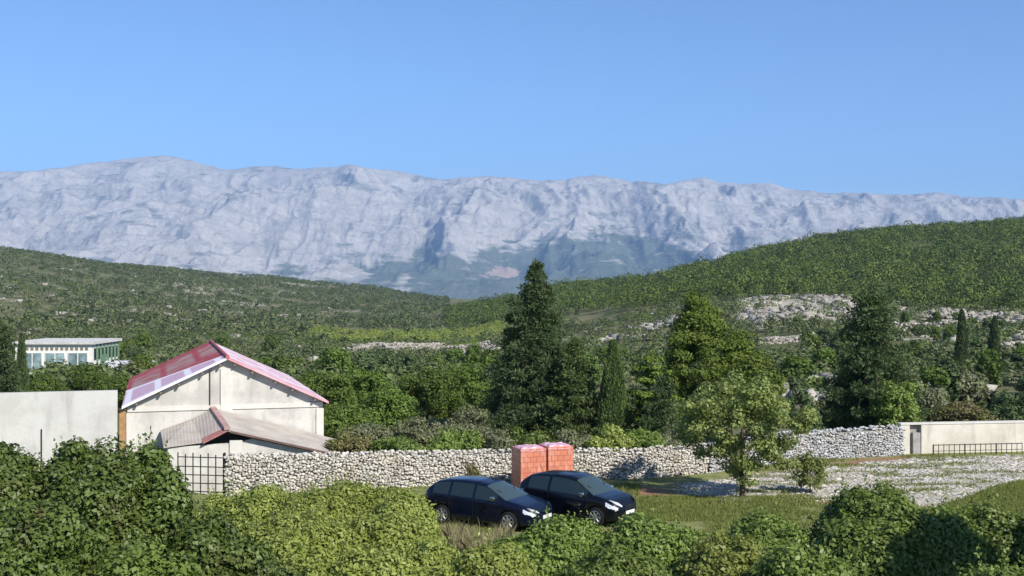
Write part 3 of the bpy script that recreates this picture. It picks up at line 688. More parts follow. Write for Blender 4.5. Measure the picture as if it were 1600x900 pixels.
def creamwall():
    a = P(1408, 54.9); b = P(1760, 56.6); rot = math.atan2(b[1]-a[1], b[0]-a[0]); ln = math.hypot(b[1]-a[1], b[0]-a[0])
    root = empty('garden_wall', (a[0], a[1], -.3), rot, 'cream rendered wall at the end of the grey dry stone wall', 'wall')
    MB().box(0, .42, 0, .35, 0, 1.62).build('wall_face', M['cream_wall'], root)
    MB().box(.98, ln, 0, .35, 0, 1.62).build('wall_face', M['cream_wall'], root)
    MB().box(.42, .98, .22, .35, 0, 1.56).build('niche_back', M['core'], root)
    MB().box(.60, .95, .03, .2, 0, 1.25).build('pillar', plain('grey_pillar', (.38, .36, .34), .9), root)
    MB().box(-.03, ln, -.03, .38, 1.622, 1.69).build('coping', M['plaster_band'], root)
    r2 = empty('railing', (a[0]-.05*math.sin(rot)+1.0*math.cos(rot), a[1]-.55, 0), rot, 'low dark railing standing along the foot of the cream wall', 'railing')
    MB().tube([(.3, 0, .47), (4.6, 0, .47)], .022, 6).build('top_rail', M['iron'], r2)
    MB().tube([(.3, 0, .2), (4.6, 0, .2)], .015, 6).build('bottom_rail', M['iron'], r2)
    for i in range(18): MB().tube([(.3+i*.253, 0, -.02), (.3+i*.253, 0, .50)], .016 if i % 6 else .03, 6).build('post', M['iron'], r2)
creamwall()
def gate():
    a = P(278, 44.2); b = P(349, 43.9); rot = math.atan2(b[1]-a[1], b[0]-a[0]); ln = math.hypot(b[1]-a[1], b[0]-a[0])
    root = empty('iron_gate', (a[0], a[1], a[2]), rot, 'black iron grid gate at the left end of the dry stone wall', 'gate')
    m = MB()
    for i in range(7): m.tube([(i*ln/6, 0, .05), (i*ln/6, 0, 1.46 if i % 2 else 1.52)], .022, 6)
    m.build('bars', M['iron'], root)
    for z_ in (.12, .42, .72, 1.02, 1.36): MB().tube([(0, .0, z_), (ln, 0, z_)], .02, 6).build('crossbar', M['iron'], root)
    MB().tube([(ln+.05, 0, -.05), (ln+.05, 0, 1.55)], .045, 8).build('post', M['iron'], root)
    m = MB(); 
gate()
# ------------------------------------------------------------------ distant flat-roofed building
def hall():
    D = 200.0; X1 = (144-800)/F*D; X0 = (24-800)/F*D; w_ = X1-X0; zb = rowz(590, D); zt_ = rowz(538, D); h = zt_-zb; dp = 13.5
    root = empty('hall_building', (X0, D, zb), 0, 'distant white flat-roofed hall with large windows and green corner', 'building')
    MB().box(0, w_, 0, dp, 0, h).build('wall', plaster_mat('hall_white', (.72, .71, .64), (.6, .58, .5), .4), root)
    MB().box(-.4, w_+.5, -.5, dp+.3, h+.004, h+.45).build('roof', plain('pale_roof', (.62, .60, .56), .8), root)
    gl = plain('turquoise_window_glass', (.30, .42, .42), .25, .6, var=.4, sc=.35); fm = plain('white_frame', (.8, .8, .76), .7); dkm = plain('dark_vent', (.22, .20, .15), .9)  # vents in plain dark brown
    n = 3; bw = (w_-1.4)/n
    for i in range(n):
        x = 1.2+i*bw; f = MB().box(x, x+bw-.5, -.10, -.003, .9, h-1.35).build('window', fm, root)
        k = 2; pw = (bw-.5)/k
        for j in range(k): MB().box(x+j*pw+.1, x+(j+1)*pw-.1, -.14, -.103, 1.0, h-1.45).build('pane', gl, f)
    for i in range(14): MB().box(.9+i*(w_-1.2)/14, .9+i*(w_-1.2)/14+.45, -.08, -.003, h-.95, h-.45).build('vent', dkm, root)
    MB().box(-1.0, w_+.3, -1.4, -.2, -1.2, .3).build('terrace', fm, root)
    gr = plain('green_paint', (.16, .26, .17), .7)
    for i in range(7):
        y = .8+i*1.8; MB().box(w_+.003, w_+.12, y, y+.9, h-2.6, h-.7).build('window', M['carglass'], root)
        MB().box(w_+.003, w_+.25, y+1.15, y+1.5, 0, h).build('column', gr, root)
    MB().box(w_+.13, w_+.3, 4.2, 6.4, 0, h-1.9).build('door', gr, root)
hall()
def house(label, u, D, w_, dp, h, v, mat, roofc):
    x = (u-800)/F*D; zb = rowz(v, D); root = empty('small_house', (x, D, zb), .15, label, 'house')
    MB().box(-w_/2, w_/2, 0, dp, -2, h).build('wall', mat, root)
    MB().slab([(-w_/2-.3, -.3, h+.05), (w_/2+.3, -.3, h+.05), (w_/2+.3, dp/2, h+.9), (-w_/2-.3, dp/2, h+.9)], .12).slab([(-w_/2-.3, dp/2+.01, h+.9), (w_/2+.3, dp/2+.01, h+.9), (w_/2+.3, dp+.3, h+.05), (-w_/2-.3, dp+.3, h+.05)], .12).build('roof', plain('roof_sheets', roofc, .7), root)
    for k in (-1, 1): MB().box(k*w_*.22-.4, k*w_*.22+.4, -.04, -.003, h*.35, h*.8).build('window', M['carglass'], root)
house('pale low shed roof between the hall and the barn', 195, 170, 6.0, 9.0, 1.4, 592, M['plaster_band'], (.66, .65, .64))
house('small white house far right behind the barn roof', 492, 260, 4.0, 4.0, 1.3, 578, M['plaster_band'], (.66, .62, .55))

# ------------------------------------------------------------------ brick pallets
def pallet(label, x, y, rz, h, w_=1.0, dp=1.0):
    root = empty('brick_pallet', (x, y, zt1(x, y)), rz, label, 'brick stack', 'wrapped stacks of hollow bricks')
    b = NB('hollow_bricks'); co = b.coords('Object')
    br = b.n('TexBrick'); br.inputs['Color1'].default_value = (.50, .16, .09, 1); br.inputs['Color2'].default_value = (.58, .22, .13, 1); br.inputs['Mortar'].default_value = (.36, .10, .065, 1)
    br.inputs['Scale'].default_value = 1; br.inputs['Brick Width'].default_value = .25; br.inputs['Row Height'].default_value = .19; br.inputs['Mortar Size'].default_value = .012
    sp = b.n('SeparateXYZ'); b.l(co, sp.inputs[0]); cb = b.n('CombineXYZ'); b.l(b.math('ADD', sp.outputs[0], sp.outputs[1]), cb.inputs[0]); b.l(sp.outputs[2], cb.inputs[1]); b.l(cb.outputs[0], br.inputs['Vector'])
    n = b.noise(co, 5, 3); c = b.mix(b.ramp(b.noise(b.coords('Object', (3.5, 3.5, .8)), 2.2, 4), .50, .66, 0, .35), br.outputs[0], (.72, .46, .42)); b.base(c); b.set(.45, .4); b.bump(br.outputs[1], -.3, .02)
    MB().box(-w_/2, w_/2, -dp/2, dp/2, .14, h-.01).build('bricks', b.m, root, bevel=.012)
    wr = NB('plastic_wrap_top'); n2 = wr.noise(wr.coords('Object'), 6, 4); wr.base(wr.mix(wr.ramp(n2, .4, .6), (.58, .28, .34), (.76, .52, .60))); wr.set(.3, .5); wr.bump(n2, .8, .03)
    # crumpled cap of plastic film folded over the top edge
    k = 9; rng = np.random.default_rng(int(h*1000)); vs = []; fs = []
    for i in range(k+1):
        for j in range(k+1):
            ex = i in (0, k); ey = j in (0, k)
            vs.append((-w_/2-.012+(w_+.024)*i/k, -dp/2-.012+(dp+.024)*j/k, h+.02+rng.random()*.035-(.10+rng.random()*.05 if ex or ey else 0)))
    for i in range(k):
        for j in range(k): a = i*(k+1)+j; fs.append((a, a+k+1, a+k+2, a+1))
    MB().add(vs, fs).build('plastic_wrap', wr.m, root)
    wd = plain('pallet_wood', (.30, .22, .14), .9)
    m = MB()
    for sx in (-.45, 0, .45): m.box(sx-.06, sx+.06, -dp/2, dp/2, 0, .10)
    for sy in range(6): m.box(-w_/2, w_/2, -dp/2+sy*.19, -dp/2+sy*.19+.1, .102, .137)
    m.build('pallet', wd, root)
pallet('left stack of orange bricks wrapped in plastic behind the left car', .616, 44.9, math.radians(20), 1.64)
pallet('right stack of orange bricks wrapped in plastic behind the right car', 1.63, 45.28, math.radians(20), 1.67)

# ------------------------------------------------------------------ cars
def lerpT(tbl, x): return float(np.interp(x, [a for a, b in tbl], [b for a, b in tbl]))
def car(name, label, loc, rz, paint, T):
    """lofted body: stations along x, section from sill over beltline and glass to the roof centre"""
    root = empty(name, loc, rz, label, 'car'); L2 = T['len']/2; wr = .31
    ax = (T['fa'], T['ra'])          # axle x
    xs = set(np.round(np.linspace(-L2, L2, 61), 3))
    for a in ax:
        for k in range(13): xs.add(round(a+.36*math.cos(math.pi*k/12), 3))
    for k in T['cuts']: xs.add(round(k, 3))
    xs = sorted(xs); xs = [xs[0]]+[b for a, b in zip(xs[:-1], xs[1:]) if b-a > .008]
    for k in T['cuts']:
        i = int(np.argmin([abs(x-k) for x in xs])); xs[i] = k
    def sec(x):
        belt = lerpT(T['belt'], x); top = max(lerpT(T['top'], x), belt+.012); hw = lerpT(T['hw'], x); sill = lerpT(T['sill'], x)
        arch = sill
        for a in ax:
            if abs(x-a) < .36: arch = max(arch, .30+math.sqrt(max(0, .36**2-(x-a)**2)))
        gh = top-belt; k = min(1, gh/.42)
        pts = []
        pts.append((hw*.80, arch*.999)); pts.append((hw*.975, arch+.004)); 
        zlo = arch+.004
        for f, ww in ((.12, 1.0), (.30, 1.004), (.50, 1.0), (.60, .998), (.78, .985), (.93, .972)):
            zz = sill+(belt-sill)*f; pts.append((hw*(ww if zz > zlo else .975), max(zz, zlo)))
        pts.append((hw*.955, belt))                       # belt: index 8
        tw = hw*(.955-.26*k)
        for f in (.03, .5, .95): pts.append((hw*.955+(tw-hw*.955)*(f**1.15)-(.004 if f < .1 else 0), belt+gh*.86*f))
        pts.append((tw-.01, belt+gh*.88)); pts.append((tw-.07*1, belt+gh*.95)); pts.append((tw*.6, belt+gh*.985)); pts.append((0, top))
        return pts
    secs = [sec(x) for x in xs]; m = len(secs[0])
    ring = 2*m-1
    vs = []
    for x, s in zip(xs, secs):
        e = min(1, (L2-abs(x))/.16); pin = 1-.10*(1-math.sqrt(max(0, 1-(1-e)**2)))
        full = [(-y*pin, z) for y, z in s]+[(y*pin, z) for y, z in reversed(s[:-1])]
        vs += [(x, y, z) for y, z in full]
    V = np.array(vs)
    body, glass, ws = [], {}, []
    win = T['windows']; wsr = T['wind']; rw = T['rear']
    for i in range(len(xs)-1):
        xm = (xs[i]+xs[i+1])/2
        for j in range(ring-1):
            f = (i*ring+j, i*ring+j+1, (i+1)*ring+j+1, (i+1)*ring+j); jj = j if j < m-1 else ring-2-j; done = False
            if jj in (9, 10):
                for wi, (a, b) in enumerate(win):
                    if a < xm < b: glass.setdefault((wi, j < m-1), []).append(f); done = True
            if jj >= 12:
                if wsr[0] < xm < wsr[1]: glass.setdefault('w', []).append(f); done = True
                if rw[0] < xm < rw[1] and jj >= 13: glass.setdefault('r', []).append(f); done = True
            if not done and jj in (6, 7) and L2-.36 < xm < L2-.03: glass.setdefault(('lamp', j < m-1), []).append(f); done = True
            if not done: body.append(f)
    def sub(faces, name, mat, par=root, sm=True):
        ids = sorted({i for f in faces for i in f}); mp = {a: b for b, a in enumerate(ids)}
        return npmesh(name, V[ids], np.array([[mp[i] for i in f] for f in faces]), mat, par, smooth=sm)
    m2 = 2*m-1
    o = sub(body, 'body', paint)
    n0 = len(o.data.vertices)
    # close the two ends
    for e, i in ((-1, 0), (1, len(xs)-1)):
        pts_ = [V[i*ring+j] for j in range(ring)]; c = np.mean(pts_, 0)+np.array([e*.05, 0, -.06])
        rings = [pts_, [p+(c-p)*.25+np.array([e*.045, 0, 0]) for p in pts_], [p+(c-p)*.6+np.array([e*.06, 0, 0]) for p in pts_]]
        fv = [tuple(p) for r_ in rings for p in r_]+[tuple(c+np.array([e*.02, 0, 0]))]; ff = []
        for k in range(2):
            for j in range(ring): ff.append((k*ring+j, k*ring+(j+1) % ring, (k+1)*ring+(j+1) % ring, (k+1)*ring+j))
        for j in range(ring): ff.append((2*ring+j, 2*ring+(j+1) % ring, 3*ring))
        MB().add(fv, ff).build('front_bumper' if e > 0 else 'rear_bumper', paint, root, smooth=True)
    for k, fs in glass.items(): sub(fs, 'headlamp_side', M['lamp']) if k[0] == 'lamp' else sub(fs, 'windscreen' if k == 'w' else 'rear_window' if k == 'r' else 'side_window', M['windscreen'] if k == 'w' else M['carglass'])
    # floor pan, dark interior block
    hw = .80*max(b for a, b in T['hw'])
    MB().box(-L2*.93, L2*.93, -hw*.72, hw*.72, .17, .50).build('underbody', M['carplastic'], root)
    # door seams, sill trims and handles
    W0 = max(b for a, b in T['hw'])
    for s in (-1, 1):
        for x in T['doors']:
            y = lerpT(T['hw'], x); b_ = lerpT(T['belt'], x)
            MB().box(x-.006, x+.006, s*(y*1.001), s*(y*1.001+.004), .30, b_-.02).build('door_seam', M['carplastic'], root)
        for x in T['handles']:
            y = lerpT(T['hw'], x); MB().box(x-.08, x+.08, s*(y*.985), s*(y*.985+.03), .78, .81).build('door_handle', paint, root, bevel=.008)
        x = T['mirror']; y = lerpT(T['hw'], x)*.96
        mb_ = MB().box(x-.06, x+.07, s*(y+.03), s*(y+.19), .93, 1.06).build('wing_mirror', M['chrome'], root, bevel=.03, smooth=True)  # chrome cap in place of body colour stands in for the sun glint
        MB().box(x-.066, x-.061, s*(y+.05), s*(y+.17), .95, 1.04).build('mirror_glass', M['chrome'], mb_)
        MB().box(x-.0, x+.04, s*(y-.02), s*(y+.05), .95, .98).build('mirror_arm', M['carplastic'], mb_)
        # headlamps: shaped lens over the front corner
        lens = []; hl = T['lamp']
        for (dx, dy, dz) in hl: lens.append((L2+dx, s*dy, dz))
        n = len(lens); cx = np.mean(lens, 0)
        inner = [tuple(np.array(p)+(cx-np.array(p))*.35+np.array([.025, 0, .012])) for p in lens]
        MB().add(lens+inner+[tuple(cx+np.array([.03, 0, .015]))], [(i, (i+1) % n, n+(i+1) % n, n+i) for i in range(n)]+[(n+i, n+(i+1) % n, 2*n) for i in range(n)]).build('headlight', M['lamp'], root, smooth=True)
        MB().box(-L2+.02, -L2+.16, s*(W0*.60), s*(W0*.83), .76, .90).build('tail_light', M['redlamp'], root, bevel=.02)
        for a in ax:
            wroot = None
            cyl = MB(); yc = s*(W0-.10)
            prof = [(.18, -.09), (.27, -.10), (.305, -.08), (.312, 0), (.305, .08), (.27, .10), (.20, .09)]
            k = 28; vv_ = []; ff_ = []
            for i in range(k):
                t_ = 2*math.pi*i/k
                for (r_, o_) in prof: vv_.append((a+r_*math.cos(t_), yc+s*o_, .312+r_*math.sin(t_)))
            np_ = len(prof)
            for i in range(k):
                for j in range(np_-1): ff_.append((i*np_+j, ((i+1) % k)*np_+j, ((i+1) % k)*np_+j+1, i*np_+j+1))
            tyre = MB().add(vv_, ff_).build('wheel', M['tyre'], root, smooth=True)
            mb = MB(); c0 = (a, yc, .312)
            vv_ = []; ff_ = []
            pr = [(.205, .088), (.195, .06), (.04, .03)]
            for i in range(k):
                t_ = 2*math.pi*i/k
                for (r_, o_) in pr: vv_.append((a+r_*math.cos(t_), yc+s*o_, .312+r_*math.sin(t_)))
            for i in range(k):
                for j in range(2): ff_.append((i*3+j, ((i+1) % k)*3+j, ((i+1) % k)*3+j+1, i*3+j+1))
            MB().add(vv_, ff_).build('brake_backing', M['carplastic'], tyre)
            for q_ in range(7):
                t_ = 2*math.pi*q_/7; d = Vector((math.cos(t_), 0, math.sin(t_))); p_ = Vector((-math.sin(t_), 0, math.cos(t_))); b0 = Vector(c0)+Vector((0, s*.075, 0)); b1 = b0+d*.195
                mb.add([b0+p_*.028, b0-p_*.028, b1-p_*.034, b1+p_*.034, b0+p_*.02+Vector((0, s*.02, 0)), b0-p_*.02+Vector((0, s*.02, 0)), b1-p_*.024+Vector((0, s*.018, 0)), b1+p_*.024+Vector((0, s*.018, 0))],
                       [(0, 1, 2, 3), (4, 7, 6, 5), (0, 4, 5, 1), (1, 5, 6, 2), (2, 6, 7, 3), (3, 7, 4, 0)])
            for i in range(k):
                t_ = 2*math.pi*i/k; t2 = 2*math.pi*(i+1)/k
                mb.add([(a+r_*math.cos(q_), yc+s*o_, .312+r_*math.sin(q_)) for q_ in (t_, t2) for r_, o_ in ((.215, .090), (.19, .096), (.185, .06))], [(0, 3, 4, 1), (1, 4, 5, 2)])
            mb.build('rim', M['rim'], tyre)
            # inner wheel arch shell
            vv_ = []; ff_ = []
            for i in range(13):
                t_ = math.pi*i/12
                for o_ in (0, 1): vv_.append((a+.355*math.cos(t_), s*(W0*.965-.34*o_), .30+.355*math.sin(t_)))
            for i in range(12): ff_.append((i*2, i*2+1, i*2+3, i*2+2))
            MB().add(vv_, ff_).build('wheel_arch', M['carplastic'], root, smooth=True)
    MB().tube([(-L2*.72, 0, lerpT(T['top'], -L2*.72)-.01), (-L2*.72-.12, 0, lerpT(T['top'], -L2*.72)+.22)], .008, 5).build('antenna', M['carplastic'], root)
    MB().box(L2+.045, L2+.095, -W0*.42, W0*.42, .25, .36).build('air_intake', M['carplastic'], root, bevel=.015)
    MB().box(L2+.045, L2+.085, -W0*.33, W0*.33, .60, .67).build('grille', M['carplastic'], root, bevel=.012)
    MB().box(L2+.100, L2+.112, -.26, .26, .40, .51).build('number_plate', M['plate'], root)
    MB().tube([(L2+.08, 0, .64), (L2+.100, 0, .64)], .045, 14).build('badge', M['chrome'], root)
    for s in (-1, 1):
        MB().tube([(T['wind'][1]-.05, s*.12, T['belt'][-3][1]+.03), (T['wind'][0]+.35, s*.48, lerpT(T['top'], T['wind'][0]+.35)+.02)], .012, 5).build('wiper', M['carplastic'], root)
    return root
TA = dict(len=3.85, fa=1.20, ra=-1.25, cuts=[-1.56, -.98, -.90, -.12, -.04, .72, 1.10, .28, -1.86, -1.45], mirror=.66,
  belt=[(-1.93, .90), (-1.5, .96), (-.6, .93), (.4, .885), (1.0, .85), (1.5, .77), (1.93, .58)],
  top=[(-1.93, .93), (-1.86, 1.02), (-1.72, 1.17), (-1.50, 1.33), (-1.2, 1.40), (-.6, 1.435), (-.1, 1.425), (.25, 1.36), (.6, 1.18), (1.02, .945), (1.35, .88), (1.65, .80), (1.93, .61)],
  hw=[(-1.93, .70), (-1.75, .78), (-1.3, .82), (0, .825), (1.0, .82), (1.5, .78), (1.75, .72), (1.93, .60)],
  sill=[(-1.93, .33), (-1.6, .25), (0, .20), (1.6, .21), (1.93, .27)],
  windows=[(-1.56, -.98), (-.90, -.12), (-.04, .72)], wind=(.28, 1.02), rear=(-1.86, -1.50), doors=[-.08, .86, -.94], handles=[.12, -.78],
  lamp=[(-.46, .71, .76), (-.20, .65, .76), (-.02, .50, .69), (.03, .37, .61), (.03, .42, .50), (-.05, .63, .50), (-.28, .745, .58)])
TA['cuts'] += [1.02, -1.50]
TA2 = dict(TA); KX = 1.055
for k_ in ('belt', 'top', 'hw', 'sill'): TA2[k_] = [(a*KX, b) for a, b in TA[k_]]
for k_ in ('cuts', 'doors', 'handles'): TA2[k_] = [a*KX for a in TA[k_]]
TA2.update(len=3.85*KX, mirror=.66*KX, windows=[(a*KX, b*KX) for a, b in TA['windows']], wind=tuple(a*KX for a in TA['wind']), rear=tuple(a*KX for a in TA['rear']))
TB = dict(TA); TB.update(len=3.75, fa=1.18, ra=-1.22, mirror=.74,
  cuts=[-1.42, -.66, -.56, .84, 1.10, .36, -1.80, -1.46],
  belt=[(-1.88, .95), (-1.5, 1.0), (-.6, .97), (.4, .92), (1.0, .89), (1.5, .82), (1.88, .64)],
  top=[(-1.88, .98), (-1.80, 1.12), (-1.66, 1.27), (-1.46, 1.40), (-1.1, 1.475), (-.5, 1.50), (0, 1.485), (.36, 1.41), (.7, 1.20), (1.08, .98), (1.4, .92), (1.66, .84), (1.88, .67)],
  wind=(.36, 1.08), rear=(-1.80, -1.46), windows=[(-1.42, -.66), (-.56, .84)], doors=[-.61, .90], handles=[-.42],
  lamp=[(-.46, .69, .86), (-.22, .62, .86), (-.03, .50, .79), (.035, .36, .68), (.035, .42, .55), (-.04, .64, .54), (-.26, .765, .64)])
TB['cuts'] += [1.08]
car('parked_car', 'dark navy hatchback parked on the left beside the hedge', (-.74, 38.70, zt1(-.74, 38.70)), math.radians(-31), M['paint'], TA2)
car('parked_car', 'black hatchback parked on the right before the brick stacks', (2.12, 39.45, zt1(2.12, 39.45)), math.radians(-36), M['paint_black'], TB)

# ------------------------------------------------------------------ foreground shrubs
def dome(label, u, D, vtop, r, mat, seed, L=.11, W=.065, group=None, ry=None, lumps=None, name='shrub', cat='shrub', dens=.8, cr=.36):
    x = (u-800)/F*D; h = rowz(vtop, D)
    return shrub(name, label, cat, (x, D, 0), r, ry or r, h, mat, L, W, seed, dens, cr, group, lumps)
G1, G2 = 'glossy shrubs at the lower left', 'yellow green shrubs in front of the yard'
dome('big glossy dark green shrub before the whitewashed wall', 125, 27.0, 670, 2.1, M['leaf_glossy'], 1, .105, .065, lumps=[(-1.5, -.4, 1.9, 1.6, 4.25), (.75, -.9, 1.7, 1.4, 4.05), (.2, -2.0, 1.9, 1.4, 3.1)])
dome('glossy shrub with a domed top directly before the barn corner', 228, 27.5, 660, 1.15, M['leaf_glossy'], 2, .11, .07, lumps=[(.5, -.8, 1.35, 1.2, 3.8)])
dome('dark glossy shrub at the lower left corner', 20, 22.5, 770, 2.0, M['leaf_glossy'], 3, .105, .065, lumps=[(1.9, .4, 1.4, 1.2, 2.8)])
dome('glossy shrub with brown twigs below the iron gate', 335, 25.5, 798, 1.5, M['leaf_glossy'], 4, .11, .07, lumps=[(1.0, -.2, 1.2, 1.1, 2.1)])
dome('low glossy shrub filling the bottom edge under the gate', 240, 22.0, 850, 1.4, M['leaf_mid'], 5, .11, .07)
dome('yellow green shrub at the foot of the gate end of the dry stone wall', 410, 36.5, 757, 1.6, M['leaf_yellow'], 6, .11, .055, cr=.32)
dome('yellow green shrub under the middle of the pale dry stone wall', 545, 37.0, 755, 2.0, M['leaf_yellow'], 7, .11, .055, cr=.32, lumps=[(1.2, -.4, 1.4, 1.3, 1.25)])
dome('yellow green shrub touching the tail of the navy car', 632, 35.5, 766, 1.25, M['leaf_yellow'], 8, .11, .055, cr=.32)
dome('small yellow green shrub right under the iron gate', 350, 36.5, 771, 1.25, M['leaf_yellow'], 25, .11, .055, cr=.32)
dome('yellow green shrub between its two neighbours below the pale wall', 478, 36.0, 762, 1.6, M['leaf_yellow'], 24, .11, .055, cr=.32)
dome('broad yellow green shrub in the lower middle left', 470, 32.0, 800, 2.2, M['leaf_yellow'], 9, .11, .06, lumps=[(2.2, .3, 1.7, 1.4, 1.6)])
dome('yellow green shrub nearest the bottom edge left of centre', 430, 27.5, 845, 1.9, M['leaf_yellow'], 10, .11, .06, lumps=[(2.2, -.1, 1.7, 1.4, 1.7)])
dome('low shrub left of the dry grass patch', 655, 30.0, 838, 1.15, M['leaf_yellow'], 11, .11, .06)
dome('low green shrub in the bottom centre', 770, 28.5, 850, 1.3, M['leaf_yellow'], 12, .11, .06, lumps=[(-1.5, -.6, 1.2, 1.1, 1.0)])
dome('green shrub before the front of the navy car', 880, 32.0, 811, 1.6, M['leaf_mid'], 13, .11, .065, lumps=[(-1.2, -.3, 1.2, 1.2, 1.1)])
dome('green shrub below the black car', 1010, 31.5, 808, 1.5, M['leaf_mid'], 14, .11, .065, lumps=[(1.0, -.1, 1.2, 1.2, 1.25)])
dome('low green shrub at the bottom edge under the black car', 960, 27.5, 858, 1.8, M['leaf_mid'], 15, .11, .065)
dome('low green shrub between the black car and the big right shrub', 1130, 29.0, 838, 1.4, M['leaf_yellow'], 16, .11, .065)
dome('green shrub left of the tallest shrub on the right', 1205, 32.0, 800, 1.5, M['leaf_mid'], 17, .11, .065, lumps=[(-.9, -1.2, 1.3, 1.2, 1.4)])
dome('tallest domed green shrub on the right before the rubble', 1365, 31.5, 752, 1.7, M['leaf_mid'], 18, .115, .07, lumps=[(-.7, -1.6, 1.6, 1.4, 2.0), (.5, -1.2, 1.5, 1.4, 2.1)])
dome('green shrub right of the tallest shrub', 1480, 31.0, 790, 1.35, M['leaf_mid'], 19, .11, .07)
dome('green shrub before the grass at the right edge', 1562, 31.5, 782, 1.5, M['leaf_mid'], 20, .11, .07)
dome('green shrub at the bottom edge below the tallest shrub', 1260, 27.0, 850, 1.5, M['leaf_mid'], 21, .115, .07)
dome('small shaded shrub in the lower right corner', 1560, 25.5, 872, 1.2, M['leaf_mid'], 22, .11, .07)
dome('green shrub beyond the right edge of the yard', 1680, 30.0, 780, 1.6, M['leaf_mid'], 23, .11, .07)

# ------------------------------------------------------------------ yard tree and its neighbours
p = P(1160, 43.6)
broadleaf('small_tree', 'small round light green tree standing in the yard', p, 4.75, 2.4, M['leaf_tree'], .125, .07, 31, dens=.50, nclump=135, cr=.37, base=.08, r0=.10)
p = P(1266, 44.5); broadleaf('sapling', 'small leafy sapling right of the round yard tree', p, 1.75, .85, M['leaf_tree'], .11, .06, 32, dens=.35, nclump=30, cr=.25, base=.0, r0=.03, cat='sapling')
p = P(735, 45.4); broadleaf('sapling', 'thin twiggy bush against the pale dry stone wall', p, 1.1, .5, M['leaf_brown'], .08, .04, 33, dens=.35, nclump=14, cr=.2, base=.1, r0=.02, cat='bush')

p = P(800+F*15.6/23.6, 23.6)
broadleaf('unseen_shade_oak', 'unseen oak added off frame to shade the lower right shrubs', (15.6, 23.6, 0), 8.6, 2.3, M['leaf_mid'], .16, .10, 34, dens=.7, nclump=80, cr=.6, base=.45, r0=.2)  # added out of view to cast the dark shade at lower right
# ------------------------------------------------------------------ trees behind the wall
def Q(u, D, vb=None): return P(u, D)
def topH(u, D, vtop): return rowz(vtop, D)-P(u, D)[2]
conifer('dark_conifer', 'tall dark ragged conifer rising above the valley in the middle', P(838, 60), topH(838, 60, 416), 2.9, M['needle_dark'], .20, .055, 41, per=85, tiers=38, br=10, power=.80,
        tips=[(-1.25, .2, 7.6, .75, 12)], r0=.2, rag=.45)
conifer('dark_conifer', 'dark green conifer leaning on the right side of the tall conifer', P(898, 58), topH(898, 58, 535), 1.9, M['needle_mid'], .17, .06, 42, per=70, tiers=20, br=8, power=.6)
cypress('cypress', 'slim green cypress right of the tall conifer', P(958, 57), topH(958, 57, 535), .85, M['needle_mid'], 43, n=18000)
conifer('pine_tree', 'green pine between the slim cypress and the tall pine', P(1018, 58), topH(1018, 58, 552), 1.8, M['pine_yellow_green'], .17, .07, 44, face=True, per=75, tiers=16, br=8, power=.5, cat='pine')
conifer('dark_conifer', 'dark bush-like conifer behind the wall left of the yard tree', P(1035, 55.5), topH(1035, 55.5, 590), 1.2, M['needle_dark'], .16, .055, 45, per=50, tiers=13, br=7, power=.5)
broadleaf('pine_tree', 'tall bright green pine behind the round yard tree', P(1122, 63), topH(1122, 63, 452), 3.0, M['pine_yellow_green'], .17, .075, 46, dens=.7, nclump=170, cr=.56, base=.03, cat='pine', skew=(-1.1, 0), taper=1.0)
broadleaf('pine_tree', 'lower bright green pine right behind the yard tree', P(1178, 60), topH(1178, 60, 535), 1.7, M['pine_yellow_green'], .18, .07, 47, dens=.6, nclump=50, cr=.55, base=.08, cat='pine')
conifer('dark_conifer', 'broad dark conifer behind the grey dry stone wall', P(1362, 60), topH(1362, 60, 452), 2.65, M['needle_dark'], .20, .06, 48, per=85, tiers=24, br=8, power=.55, rag=.5, r0=.2, cat='conifer')
broadleaf('oak_bush', 'bright green bush at the foot of the broad dark conifer', P(1400, 58), topH(1400, 58, 590), 1.3, M['leaf_mid'], .14, .08, 49, dens=.6, nclump=36, cr=.5, base=.02, cat='bush')
broadleaf('oak_bush', 'dark bush left of the broad dark conifer', P(1255, 58), topH(1255, 58, 600), 1.1, M['needle_dark'], .15, .07, 50, dens=.6, nclump=30, cr=.45, base=.02, cat='bush')
broadleaf('oak_bush', 'reddish green bush behind the cream wall', P(1505, 60), topH(1505, 60, 615), 1.7, M['leaf_brown'], .13, .07, 51, dens=.6, nclump=40, cr=.5, base=.02, cat='bush')
broadleaf('oak_bush', 'dark green bush behind the right end of the cream wall', P(1578, 60), topH(1578, 60, 608), 1.5, M['needle_dark'], .15, .07, 52, dens=.6, nclump=36, cr=.5, base=.02, cat='bush')
broadleaf('oak_bush', 'green bush between the dark conifer and the cream wall boulders', P(1450, 66), topH(1450, 66, 600), 1.2, M['leaf_olive'], .13, .07, 53, dens=.55, nclump=26, cr=.5, base=.02, cat='bush')
